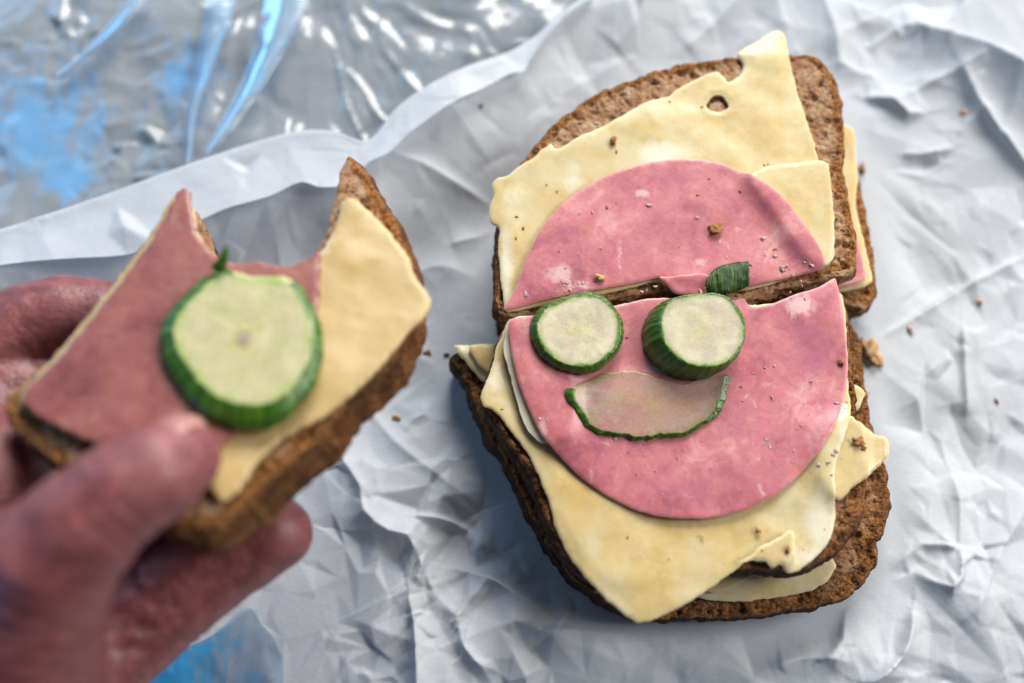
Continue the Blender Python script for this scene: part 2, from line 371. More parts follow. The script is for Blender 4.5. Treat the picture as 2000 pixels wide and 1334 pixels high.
CHEESE_O = mat_cheese('orange_cheese', (0.90, 0.58, 0.22), (0.90, 0.64, 0.28), (0.86, 0.50, 0.16))
HAM = mat_ham(); HAM_W = mat_ham('warm_lit_ham', (.50, .49, .37)); FLESH = mat_flesh('cucumber_flesh'); RIND = mat_rind()  # HAM_W: ham colour with the warmer light on the held piece put in
FLESH_THIN = mat_flesh('thin_cucumber_flesh', (0.66, 0.46, 0.36), (0.62, 0.68, 0.10), (0.46, 0.40, 0.14), .7, (0.62, 0.34, 0.28), clear=.5)
FLESH_WET = mat_flesh('wet_cucumber_flesh', (0.50, 0.47, 0.22), (0.46, 0.47, 0.10), (0.30, 0.42, 0.05), .22, (0.55, 0.48, 0.26), pit=(0.22, 0.15, 0.06))
CRUST = mat_bread(True); CRUMB = mat_bread(False); PAPER = mat_paper(); SKIN = mat_skin()
CRUMB_BROWN = mat_plain('toasted_crumb', (0.40, 0.17, 0.055), .8); CRUMB_TAN = mat_plain('tan_crumb', (0.66, 0.40, 0.20), .8)
CRUMB_WHITE = mat_plain('pale_crumb', (0.60, 0.41, 0.37), .6, sss=.3); CRUMB_DARK = mat_plain('dark_speck', (0.05, 0.03, 0.02), .8)
NAIL = mat_plain('nail', (0.50, 0.24, 0.21), .25, sss=.2)

# ------------------------------------------------------------------ outlines traced on the photograph's grid (x, y of the 2000 x 1334 picture)
BREAD_A = [(976,612),(970,560),(970,500),(974,430),(990,355),(1030,300),(1062,262),(1102,225),(1150,190),(1230,155),(1300,130),(1370,117),(1440,110),(1530,106),(1585,106),(1618,128),(1640,175),(1648,240),(1648,310),(1657,380),(1668,440),(1674,490),(1663,532),(1600,548),(1540,562),(1450,585),(1380,578),(1290,566),(1200,582),(1085,602),(1010,622)]
BREAD_B = [(984,640),(980,560),(985,480),(1000,400),(1050,330),(1150,270),(1300,220),(1450,190),(1580,190),(1640,230),(1664,290),(1678,330),(1690,400),(1704,470),(1711,540),(1711,575),(1690,603),(1670,600),(1640,590),(1550,585),(1450,600),(1300,610),(1150,625),(1040,645)]
BREAD_C = [(980,648),(972,690),(958,740),(950,790),(985,852),(1025,908),(1046,960),(1072,1022),(1102,1082),(1150,1125),(1230,1140),(1330,1128),(1420,1112),(1500,1112),(1560,1112),(1612,1092),(1662,1050),(1688,1000),(1692,935),(1682,870),(1674,810),(1670,745),(1664,670),(1652,590),(1640,572),(1560,588),(1450,596),(1270,592),(1150,610),(1040,632)]
BREAD_D = [(886,698),(905,735),(925,775),(950,840),(990,905),(1018,960),(1052,1030),(1085,1085),(1122,1130),(1175,1170),(1240,1200),(1330,1205),(1440,1205),(1540,1195),(1620,1178),(1680,1148),(1712,1100),(1716,1062),(1735,1020),(1739,960),(1728,895),(1712,850),(1695,790),(1688,720),(1676,650),(1640,610),(1500,615),(1300,640),(1100,665),(960,690)]

# ------------------------------------------------------------------ setting: table, plastic, paper
def poly_xy(pts, z): 
    p = np.array(pts, float); return P(p[:, 0], p[:, 1], z)[:, :2]
def crease(q, pts, h, wd, kind='ridge'):
    c = catmull(P(np.array(pts, float)[:, 0], np.array(pts, float)[:, 1], 2.0)[:, :2], 4.0, False)
    lo, hi = c.min(0)-8*wd, c.max(0)+8*wd
    m = (q[:, 0] > lo[0]) & (q[:, 0] < hi[0]) & (q[:, 1] > lo[1]) & (q[:, 1] < hi[1])
    r = np.zeros(len(q)); d, bi, bt, sg = seg_dist(q[m], c, False)
    s = (bi+bt)/max(len(c)-1, 1); env = np.sqrt(np.clip(np.sin(np.pi*np.clip(s, .02, .98)), 0, 1))
    if kind == 'ridge': v = np.exp(-d/wd)
    elif kind == 'left': v = np.where(sg > 0, np.exp(-d/wd), np.exp(-d/(wd*.28)))
    else: v = np.where(sg < 0, np.exp(-d/wd), np.exp(-d/(wd*.28)))
    r[m] = 1.35*h*v*env; return r
def facets(q, spacing, seed, lo, hi):
    """piecewise flat relief between random points: the facets of crumpled paper"""
    rg = np.random.default_rng(seed); n = int((hi[0]-lo[0])*(hi[1]-lo[1])/spacing**2)
    pts = np.column_stack([rg.uniform(lo[0]-spacing, hi[0]+spacing, n), rg.uniform(lo[1]-spacing, hi[1]+spacing, n)])
    pts = np.vstack([pts, [(lo[0]-99, lo[1]-99), (hi[0]+99, lo[1]-99), (hi[0]+99, hi[1]+99), (lo[0]-99, hi[1]+99)]])
    vs, _, fs, *_ = delaunay_2d_cdt([Vector(p) for p in pts], [], [], 0, 1e-5)
    v = np.array([(a.x, a.y) for a in vs]); hgt = rg.normal(0, 1, len(v)).clip(-1.8, 1.8); out = np.zeros(len(q))
    order = np.argsort(q[:, 0], kind='stable'); xs = q[order, 0]
    for f in fs:
        a, b, c = v[f[0]], v[f[1]], v[f[2]]
        i0, i1 = np.searchsorted(xs, [min(a[0], b[0], c[0]), max(a[0], b[0], c[0])])
        if i1 <= i0: continue
        idx = order[i0:i1]; y = q[idx, 1]; k = (y >= min(a[1], b[1], c[1])) & (y <= max(a[1], b[1], c[1])); idx = idx[k]
        if not len(idx): continue
        det = (b[1]-c[1])*(a[0]-c[0])+(c[0]-b[0])*(a[1]-c[1])
        l1 = ((b[1]-c[1])*(q[idx, 0]-c[0])+(c[0]-b[0])*(q[idx, 1]-c[1]))/det
        l2 = ((c[1]-a[1])*(q[idx, 0]-c[0])+(a[0]-c[0])*(q[idx, 1]-c[1]))/det
        l3 = 1-l1-l2; k = (l1 >= -1e-6) & (l2 >= -1e-6) & (l3 >= -1e-6)
        out[idx[k]] = l1[k]*hgt[f[0]]+l2[k]*hgt[f[1]]+l3[k]*hgt[f[2]]
    return out
def blob(q, px, py, r):
    c = P(px, py, 0.0)[:2]; return np.exp(-((q-c)**2).sum(1)/(r*r))
def grid_faces(nu, nv):
    i = np.arange(nu*nv).reshape(nv, nu); return np.column_stack([i[:-1, :-1].ravel(), i[:-1, 1:].ravel(), i[1:, 1:].ravel(), i[1:, :-1].ravel()])

m = M('grey_table'); n = m.noise(.03, 5)
TABLE = m.done(m.bsdf(m.ramp(n, [(.35, (0.46, 0.46, 0.46)), (.65, (0.52, 0.52, 0.52))]), .45, normal=m.bump(m.noise(.8, 4), .08, .2)))
tv = np.array([(-900, -700, -9), (900, -700, -9), (900, 900, -9), (-900, 900, -9), (-900, -700, -30), (900, -700, -30), (900, 900, -30), (-900, 900, -30)], float)
t = link('table', tv, [(0, 1, 2, 3), (7, 6, 5, 4), (0, 4, 5, 1), (1, 5, 6, 2), (2, 6, 7, 3), (3, 7, 4, 0)], TABLE, kind='structure', smooth=False)

EDGE = catmull([(-420,560),(-200,505),(0,450),(200,382),(400,310),(520,272),(600,255),(655,258),(712,276),(735,262),(770,215),(830,172),(910,130),(1000,98),(1045,70),(1090,28),(1150,-10),(1260,-80),(1420,-170),(1700,-260),(2100,-330),(2600,-380)], 6, False)
EZ = np.interp(EDGE[:, 0], [900, 1500], [13.0, 2.0]); ER = P(EDGE[:, 0], EDGE[:, 1], EZ)
def build_paper():
    x0, x1 = -150.0, 175.0; nx = 760; ny = 570
    xs = np.linspace(x0, x1, nx); o = np.argsort(ER[:, 0]); yt = np.interp(xs, ER[o, 0], ER[o, 1]); yb = -130.0
    s = np.linspace(0, 1, ny); X = np.repeat(xs[None], ny, 0); Y = yt[None]*(1-s[:, None])+yb*s[:, None]
    q = np.column_stack([X.ravel(), Y.ravel()])
    lo, hi = q.min(0), q.max(0)
    wq = q+np.column_stack([fbm(q, 30, 2, 5), fbm(q, 30, 2, 9)])*2.0
    f0, f1, f2, f3 = facets(wq, 48, 3, lo, hi), facets(wq, 21, 4, lo, hi), facets(wq, 9, 5, lo, hi), facets(wq, 4.2, 6, lo, hi)
    crumple = np.clip(blob(q, 880, 1180, 26)+blob(q, 760, 1010, 16)+.8*blob(q, 1830, 1180, 30)+.5*blob(q, 1560, 1330, 26)+.5*blob(q, 1150, 1320, 30), 0, 1.2)
    right = sstep(30, 80, q[:, 0]); calm = blob(q, 900, 520, 34)+blob(q, 560, 1150, 26)
    z = 1.9*f0+(1.15+.5*right+1.2*crumple)*f1*(1-.55*np.clip(calm, 0, 1))+(.46+.10*right+1.1*crumple)*f2*(1-.6*np.clip(calm, 0, 1))+(.15+.05*right+.40*crumple)*f3+fbm(q, 40, 2, 2)*.8
    z += 2.4*crumple
    C = lambda *a, **k: crease(q, *a, **k)
    # creases seen in the photograph
    z += C([(655,880),(705,950),(715,1000),(765,1040),(800,1050),(830,1110),(850,1160),(895,1205)], 3.4, 3.6)
    z += C([(800,1160),(812,1230),(815,1334),(820,1420)], 3.0, 4.5, 'left')
    z += C([(795,1006),(860,1012),(910,1030),(965,1078)], 1.5, 2.0, 'right')
    z += C([(885,1108),(955,1128),(1010,1160),(1075,1200)], 3.0, 3.0, 'right')
    z += C([(880,1225),(920,1170),(965,1118)], 1.6, 1.8)
    z += C([(1040,1235),(1110,1228),(1190,1236),(1300,1244)], 1.8, 2.5, 'right')
    z += C([(895,1205),(905,1260),(940,1300),(960,1334)], 2.0, 2.2)
    z += C([(2030,960),(1970,1045),(1940,1092),(1900,1180),(1862,1222)], 3.2, 6.0)
    z += C([(1730,1122),(1765,1092),(1800,1062),(1866,1072)], 3.4, 3.0)
    z += C([(1870,1062),(1866,1130),(1848,1150),(1785,1115)], 2.4, 2.4)
    z += C([(1700,1160),(1655,1195),(1642,1250),(1600,1290)], 3.2, 3.0, 'left')
    z += C([(1782,1188),(1776,1230),(1752,1285),(1690,1340)], 2.8, 3.2, 'left')
    z += C([(1868,920),(1878,990),(1870,1062)], 1.8, 2.2)
    z += C([(1500,1305),(1560,1285),(1650,1292)], 1.6, 2.0)
    z += C([(1728,652),(1800,610),(1880,560),(2010,492)], 1.6, 2.6, 'right')
    z += C([(1868,780),(1900,868),(1925,908),(2005,812)], -2.0, 3.0)
    z += C([(1888,630),(1892,720),(1898,806)], 1.2, 2.2, 'left')
    z += C([(1690,186),(1735,198),(1772,226),(1806,222)], 2.2, 3.0, 'left')
    z += C([(1735,205),(1800,172),(1862,150),(1905,132)], 1.5, 2.4)
    z += C([(1770,52),(1830,80),(1900,118),(2020,195),(2200,300)], 9.0, 11.0, 'right')
    z += C([(1862,148),(1905,220),(1980,305),(2040,360)], 2.6, 4.0, 'left')
    z += C([(1600,-20),(1630,60),(1645,120),(1720,150)], 1.6, 3.0)
    z += C([(1765,298),(1810,300),(1862,288)], 1.2, 2.0, 'left')
    z += C([(1480,-40),(1400,40),(1340,90)], 1.8, 4.0); z += C([(1240,-60),(1250,40),(1200,110)], 2.2, 5.0); z += C([(1090,60),(1180,20),(1300,-30)], 1.8, 4.0)
    z += C([(720,330),(830,345),(960,400)], 1.6, 5.0, 'right'); z += C([(880,478),(930,462),(975,440)], 1.4, 3.0); z += C([(760,560),(860,520),(960,560)], 1.0, 5.0)
    z += C([(790,150),(900,260),(960,330)], 1.2, 6.0); z += C([(700,720),(800,690),(890,740)], 1.2, 4.0); z += C([(690,760),(770,860),(860,930),(940,990)], 1.2, 2.6)
    for _ in range(46):                                     # short random creases
        a = RNG.uniform([-140, -120], [170, 120]); th = RNG.uniform(0, math.pi); L = RNG.uniform(8, 28)
        p = [a+np.array([math.cos(th), math.sin(th)])*L*u+RNG.normal(0, 1.4, 2) for u in (-.5, -.1, .2, .5)]
        c = catmull(p, 4, False); mk = (abs(q-a).max(1) < L+14); d, bi, bt, sg = seg_dist(q[mk], c, False)
        s_ = (bi+bt)/len(c); z[mk] += RNG.choice([-1, 1])*RNG.uniform(.3, .9)*np.exp(-d/RNG.uniform(.8, 2.2))*np.sqrt(np.clip(np.sin(np.pi*s_), 0, 1))
    # flat under the sandwiches
    d = np.full(len(q), 99.0)
    for bp in (BREAD_B, BREAD_D):
        pl = catmull(poly_xy(bp, 3), 6); dd = seg_dist(q, pl)[0]; dd[inside(q, pl)] = 0; d = np.minimum(d, dd)
    k = sstep(1.0, 15, d); z = z*k+(.2)*(1-k); z = np.where(d < 2, np.minimum(z, .6), z); z = np.maximum(z, -7.6)
    z = np.where(z < -3, -3+(z+3)*.35, z)
    ez = np.interp(xs, ER[o, 0], EZ[o]); down = (yt[None]-Y).ravel(); lf = sstep(46, 0, down)
    z = z*(1-.75*sstep(14, 0, down))+np.repeat(ez[None], ny, 0).ravel()*lf
    v = np.column_stack([q, z])
    o = link('wrapping_paper', v, grid_faces(nx, ny)[:, ::-1], PAPER, loc=(0, 0, 0))
    tag(o, 'crumpled white greaseproof wrapping paper spread out under the sandwiches', 'wrapping paper')
    return o, xs, v.reshape(ny, nx, 3)
paper, PXS, PV = build_paper()
def paper_z(x, y):
    i = int(np.clip(np.searchsorted(PXS, x), 0, len(PXS)-1)); c = PV[:, i]; return float(np.interp(-y, -c[:, 1], c[:, 2]))

# the hem of the paper, folded back over itself along the upper left edge
def build_hem():
    inner = catmull([(-420,610),(-200,560),(0,515),(120,505),(270,490),(350,450),(430,410),(520,382),(590,352),(625,366),(665,366),(700,350),(716,322),(760,300),(800,262),(870,212),(940,172),(1000,140),(1022,136),(1040,108),(1075,62),(1110,30),(1160,-6)], 6, False)
    outer = EDGE[EDGE[:, 0] < 1160]
    n, k = 420, 26
    def rs(c): 
        L = np.r_[0, np.cumsum(np.linalg.norm(np.diff(c, axis=0), axis=1))]; u = np.linspace(0, L[-1], n); return np.column_stack([np.interp(u, L, c[:, 0]), np.interp(u, L, c[:, 1])])
    a, b = rs(outer), rs(inner); vs = []
    for j in range(k):
        u = j/(k-1); p = a*(1-u)+b*u
        if j == 0: zz = np.array([paper_z(*P(x, y, z_)[:2]) for (x, y), z_ in zip(p, np.interp(p[:, 0], [900, 1500], [13., 2.]))])+.1; z0_ = np.convolve(np.pad(zz, 6, 'edge'), np.ones(13)/13, 'valid')
        else:
            pz = np.array([paper_z(*P(x, y, 7.)[:2]) for x, y in p]); zz = np.maximum(z0_+2.0*u**1.3, pz+.25)
        w_ = P(p[:, 0], p[:, 1], zz); w_[:, 2] += (fbm(w_[:, :2], 14, 2, 40)*.3+facets(w_[:, :2], 13, 43, np.array([-165., -60.]), np.array([80., 150.]))*.7+facets(w_[:, :2], 5, 44, np.array([-165., -60.]), np.array([80., 150.]))*.12)*min(1, u*3)*(1.15-u*.3)
        vs.append(w_)
    return link('folded_hem', np.vstack(vs), grid_faces(n, k)[:, ::-1], PAPER, parent=paper, loc=(0, 0, 0))
build_hem()['label'] = 'bluish white hem folded back along the upper left edge'

FILM = mat_film('clear_film', tinted=((0.10, 0.45, 0.88), .55))
FILM_STRIP = mat_film('pleated_film', (0.80, 0.90, 0.98), .42, (0.42, 0.62, 0.84), tinted=((0.20, 0.55, 0.92), .5), gloss=.45)  # blue on the pleats is reflected light put into the colour
def build_bag():
    root = empty('plastic_bag', P(300, 150, -8.)); 
    def sheet(name, x0, x1, y0, y1, step, zb, seed, amp, mat):
        nx, ny = int((x1-x0)/step), int((y1-y0)/step)
        X, Y = np.meshgrid(np.linspace(x0, x1, nx), np.linspace(y0, y1, ny)); q = np.column_stack([X.ravel(), Y.ravel()])
        c = P(640, -60, 0.)[:2]; r = np.hypot(*(q-c).T); a = np.arctan2(*(q-c).T[::-1])
        wq = q+np.column_stack([fbm(q, 15, 3, seed), fbm(q, 15, 3, seed+3)])*3
        radial = fbm(np.column_stack([a*7+fbm(q, 18, 2, seed+4)*1.1, r/22, np.zeros(len(q))]), 1, 3, seed+5)*np.exp(-((r-55)/45)**2)
        z = zb+amp*(.7*facets(wq, 24, seed+7, q.min(0), q.max(0))+.16*facets(wq, 8, seed+8, q.min(0), q.max(0))+.02*facets(wq, 3, seed+9, q.min(0), q.max(0)))+.55*radial+1.1*fbm(wq, 19, 3, seed+21)
        rg = np.random.default_rng(seed+40)
        for _ in range(16):                                 # straight pulled folds running out from where the bag is gathered
            x1, y1 = rg.uniform(-250, 1050), rg.uniform(120, 420); x0, y0 = 640+rg.normal(0, 160), rg.uniform(-160, 20); ta, tb = sorted(rg.uniform(0, 1.1, 2))
            if tb-ta < .25: continue
            z += crease(q, [(x0+(x1-x0)*u+rg.normal(0, 5), y0+(y1-y0)*u+rg.normal(0, 5)) for u in np.linspace(ta, tb, 4)], rg.uniform(.5, 1.3), rg.uniform(.7, 2.2), rg.choice(['ridge', 'left', 'right']))
        crush = blob(q, 260, 290, 16)+.8*blob(q, 120, 70, 14)
        z += crush*(facets(wq, 4, seed+11, q.min(0), q.max(0))*.9+facets(wq, 2, seed+12, q.min(0), q.max(0))*.3)
        lim = np.array([np.interp(x, ER[:, 0], ER[:, 1]) for x in q[:, 0]]); under = sstep(2, -6, q[:, 1]-lim)
        z = np.where(under > 0, z*(1-under)+(-8.0)*under, z); z = np.maximum(z, -8.6)
        ink_and_sheen = blob(q, 95, 265, 15)*.8+blob(q, 130, 340, 6)+.8*blob(q, 345, 140, 8)+.5*blob(q, 20, 200, 20)+1.0*blob(q, 330, 1330, 14)+.7*blob(q, 470, 1300, 10)  # blue blotches painted in for blue light reflected by the film
        return link(name, np.column_stack([q, z]), grid_faces(nx, ny), mat, parent=root, loc=root['_loc'], attrs={'ink_and_sheen': ink_and_sheen})
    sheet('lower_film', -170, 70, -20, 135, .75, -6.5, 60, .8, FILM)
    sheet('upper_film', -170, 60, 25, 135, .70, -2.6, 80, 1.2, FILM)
    def strip(pa, pb, zb, seed):
        a = np.array(pa, float); b = np.array(pb, float); n = 90; k = 16; vs = []
        a = catmull(a, 5, False); b = catmull(b, 5, False)
        f = lambda c: np.column_stack([np.interp(np.linspace(0, 1, n), np.linspace(0, 1, len(c)), c[:, d]) for d in (0, 1)])
        a, b = f(a), f(b)
        for j in range(k):
            u = j/(k-1); p = a*(1-u)+b*u; w_ = P(p[:, 0], p[:, 1], zb+2.2*math.sin(u*math.pi)); w_[:, 2] += fbm(w_[:, :2], 9, 2, seed)*.5; vs.append(w_)
        v = np.vstack(vs); ink_and_sheen = np.tile(np.linspace(0, 1, n), k)
        return link('film_pleat', v, grid_faces(n, k), FILM_STRIP, parent=root, loc=root['_loc'], attrs={'ink_and_sheen': np.exp(-((ink_and_sheen-.45)/.16)**2)*.9})
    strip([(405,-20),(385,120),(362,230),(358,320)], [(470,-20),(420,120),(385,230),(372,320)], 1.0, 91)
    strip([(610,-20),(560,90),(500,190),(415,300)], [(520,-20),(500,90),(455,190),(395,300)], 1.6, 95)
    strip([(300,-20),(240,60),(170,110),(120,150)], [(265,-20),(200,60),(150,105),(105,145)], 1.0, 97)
    tag(root, 'crinkled clear plastic bag with painted blue reflections and glints along the upper left', 'plastic bag'); return root
build_bag()
def build_bag_corner():
    # the same kind of film, bunched where it comes out below the hand
    c = np.array([(180,1330),(300,1285),(350,1262),(398,1240),(440,1205),(478,1182),(500,1215),(528,1245),(546,1300),(535,1370),(480,1430),(200,1430)], float)
    pl = catmull(P(c[:, 0], c[:, 1], 6.)[:, :2], 1.2); xy, tri, d = fill(pl, .9)
    base = np.array([paper_z(x, y) for x, y in xy])
    z = base+.4+(facets(xy, 7, 111, xy.min(0), xy.max(0))+1.2)*.55*sstep(0, 4, d)+facets(xy, 3, 112, xy.min(0), xy.max(0))*.25*sstep(0, 2, d)
    x0 = P(np.array([300., 540.]), np.array([1300., 1300.]), 6.)[:, 0]; ink_and_sheen = 1.25-1.35*np.clip((xy[:, 0]-x0[0])/(x0[1]-x0[0]), 0, 1)
    o = link('plastic_scrap', np.column_stack([xy, z]), tri, mat_film('blue_printed_film', tinted=((0.02, 0.30, 0.58), .85), haze=.30, hazecol=(0.50, 0.70, 0.90), gloss=.7), attrs={'ink_and_sheen': ink_and_sheen})
    tag(o, 'glossy blue printed plastic peeping out below the hand at the bottom edge', 'plastic film')
build_bag_corner()

# ------------------------------------------------------------------ bread, cheese and ham: layers that rest on one another
GX = np.arange(-34, 112, .5); GY = np.arange(-92, 116, .5); GQ = np.stack(np.meshgrid(GX, GY), -1)
H = np.full(GQ.shape[:2], .3)
def rast(poly):
    m = np.zeros(H.shape, bool); lo, hi = poly.min(0), poly.max(0)
    ix = slice(*np.searchsorted(GX, [lo[0]-1, hi[0]+1])); iy = slice(*np.searchsorted(GY, [lo[1]-1, hi[1]+1]))
    sub = GQ[iy, ix].reshape(-1, 2); m[iy, ix] = inside(sub, poly).reshape(GQ[iy, ix].shape[:2]); return m
def samp(Z, xy):
    fx = np.clip((xy[:, 0]-GX[0])/.5, 0, len(GX)-1.001); fy = np.clip((xy[:, 1]-GY[0])/.5, 0, len(GY)-1.001)
    i, j = fx.astype(int), fy.astype(int); a, b = fx-i, fy-j
    return Z[j, i]*(1-a)*(1-b)+Z[j, i+1]*a*(1-b)+Z[j+1, i]*(1-a)*b+Z[j+1, i+1]*a*b
def roughen(p, amp, scale, seed, step=None):
    nx = np.roll(p, -1, 0)-np.roll(p, 1, 0); nr = np.column_stack([nx[:, 1], -nx[:, 0]]); nr /= np.linalg.norm(nr, axis=1)[:, None]+1e-9
    return p+nr*(fbm(p, scale, 3, seed)*amp)[:, None]
def ccw(p):
    A = np.sum(p[:, 0]*np.roll(p[:, 1], -1)-np.roll(p[:, 0], -1)*p[:, 1]); return p if A > 0 else p[::-1]

def bread(px, z0, z1, cut, label, seed, scorch=.3, bottom_shift=(0, 0), rough_edge=.45, plane=None, group=None, thick=None, toast=7.0, side=.45, step=.42):
    """one slice: px the top outline; cut a test on photo points telling which rim is a cut face instead of crust"""
    p = np.array(px, float)
    W3 = P(p[:, 0], p[:, 1], z1) if plane is None else on_plane(p[:, 0], p[:, 1], plane)
    out = ccw(catmull(W3[:, :2], .5)); out = roughen(out, rough_edge*.6, 2.6, seed); out = roughen(out, .12, .8, seed+1)
    cutpl = [poly_xy(c, z1) if plane is None else on_plane(np.array(c, float)[:, 0], np.array(c, float)[:, 1], plane)[:, :2] for c in cut]
    xy, tri, d = fill(out, step, (.35, .8))
    zt = (lambda a: np.full(len(a), float(z1))) if plane is None else (lambda a: plane[0]+plane[1]*a[:, 0]+plane[2]*a[:, 1])
    T = thick if thick else z1-z0
    dc = np.full(len(xy), 99.)
    for c in cutpl: dc = np.minimum(dc, seg_dist(xy, c, False)[0])
    iscut = sstep(2.2, 1.0, dc)
    crust = np.clip(sstep(2.6, .9, d+fbm(xy, 1.6, 3, seed+2)*.5)+.66*sstep(toast, .6, d+fbm(xy, 3.5, 4, seed+12)*2.6), 0, 1)*(1-iscut)
    pore = np.clip(fbm(xy, 2.2, 3, seed+3)-.22, 0, 1)*1.7+np.clip(fbm(xy, 1.1, 2, seed+4)-.30, 0, 1)*1.0
    rnd = .9*(1-np.sqrt(1-(1-np.clip(d/1.6, 0, 1))**2))*(1-.6*iscut)
    top = np.column_stack([xy, zt(xy)-rnd-pore*.7*np.clip(d, 0, 1)+fbm(xy, 5, 3, seed+5)*.25+crust*(fbm(xy, 2.2, 5, seed+6, .62)*.48)+fbm(xy, .9, 2, seed+16)*.2])
    re = rim_edges(tri); nb = {}
    order = []; nxt = dict(map(tuple, re)); s = re[0][0]; k = s
    while True:
        order.append(k); k = nxt[k]
        if k == s or len(order) > 100000: break
    order = np.array(order); ring = top[order]; n = len(order)
    tg = np.roll(ring[:, :2], -1, 0)-np.roll(ring[:, :2], 1, 0); nr = np.column_stack([tg[:, 1], -tg[:, 0]]); nr /= np.linalg.norm(nr, axis=1)[:, None]+1e-9
    nr = smooth_loop(nr, 3); rc = iscut[order]; rcr = 1-sstep(.4, .8, rc)
    K = 22; verts = [top]; cr = [crust]; faces = [tri]; base = 0; prev = order; off = len(top)
    for j in range(1, K+1):
        u = j/K; lay = ring.copy()
        bul = (np.sin(u*np.pi)**.6*.9-(u**6)*1.3)*(1-rc)+(-.5*u*rc)
        q3 = np.column_stack([ring[:, :2], np.full(n, u*T)])
        wob = (fbm(q3, 4.5, 5, seed+8, .6)*.85+fbm(q3, 1.2, 3, seed+9)*.22)*(.6+.6*rc)*min(1., u*4+.2)
        lay[:, :2] += nr*(bul+wob)[:, None]+np.array(bottom_shift)*u
        lay[:, 2] = zt(ring[:, :2])-rnd[order]-(T-rnd[order])*u
        verts.append(lay); cr.append(np.clip(rcr+(u > .93)*.6, 0, 1)); cur = off+np.arange(n); off += n
        a, b = prev, np.roll(prev, -1); c, e = np.roll(cur, -1), cur
        faces.append(np.column_stack([a, e, c])); faces.append(np.column_stack([a, c, b])); prev = cur
    V = np.vstack(verts); CR = np.concatenate(cr); cap = np.array([[V[prev, 0].mean(), V[prev, 1].mean(), V[prev, 2].mean()]])
    V = np.vstack([V, cap]); CR = np.r_[CR, 1.0]; ci = len(V)-1
    faces.append(np.column_stack([np.full(n, ci), np.roll(prev, -1), prev]))
    F = np.vstack(faces)
    depth = np.zeros(len(V)); depth[len(top):] = 1
    sc = np.clip(scorch+side*depth, 0, 1)
    isc = CR[F].mean(1) > .5
    root = empty('bread_slice', (V[:, 0].mean(), V[:, 1].mean(), V[:, 2].min()))
    at = {'crust': CR, 'scorch': sc}
    for nm, mk, mt in (('crumb', ~isc, CRUMB), ('crust', isc, CRUST)):
        v_, f_, a_ = subset(V, F, mk, at); link(nm, v_, f_, mt, parent=root, loc=root['_loc'], attrs=a_)
    if plane is None:
        m = rast(out); H[m] = np.maximum(H[m], z1-.1)
    return tag(root, label, 'bread slice', group)

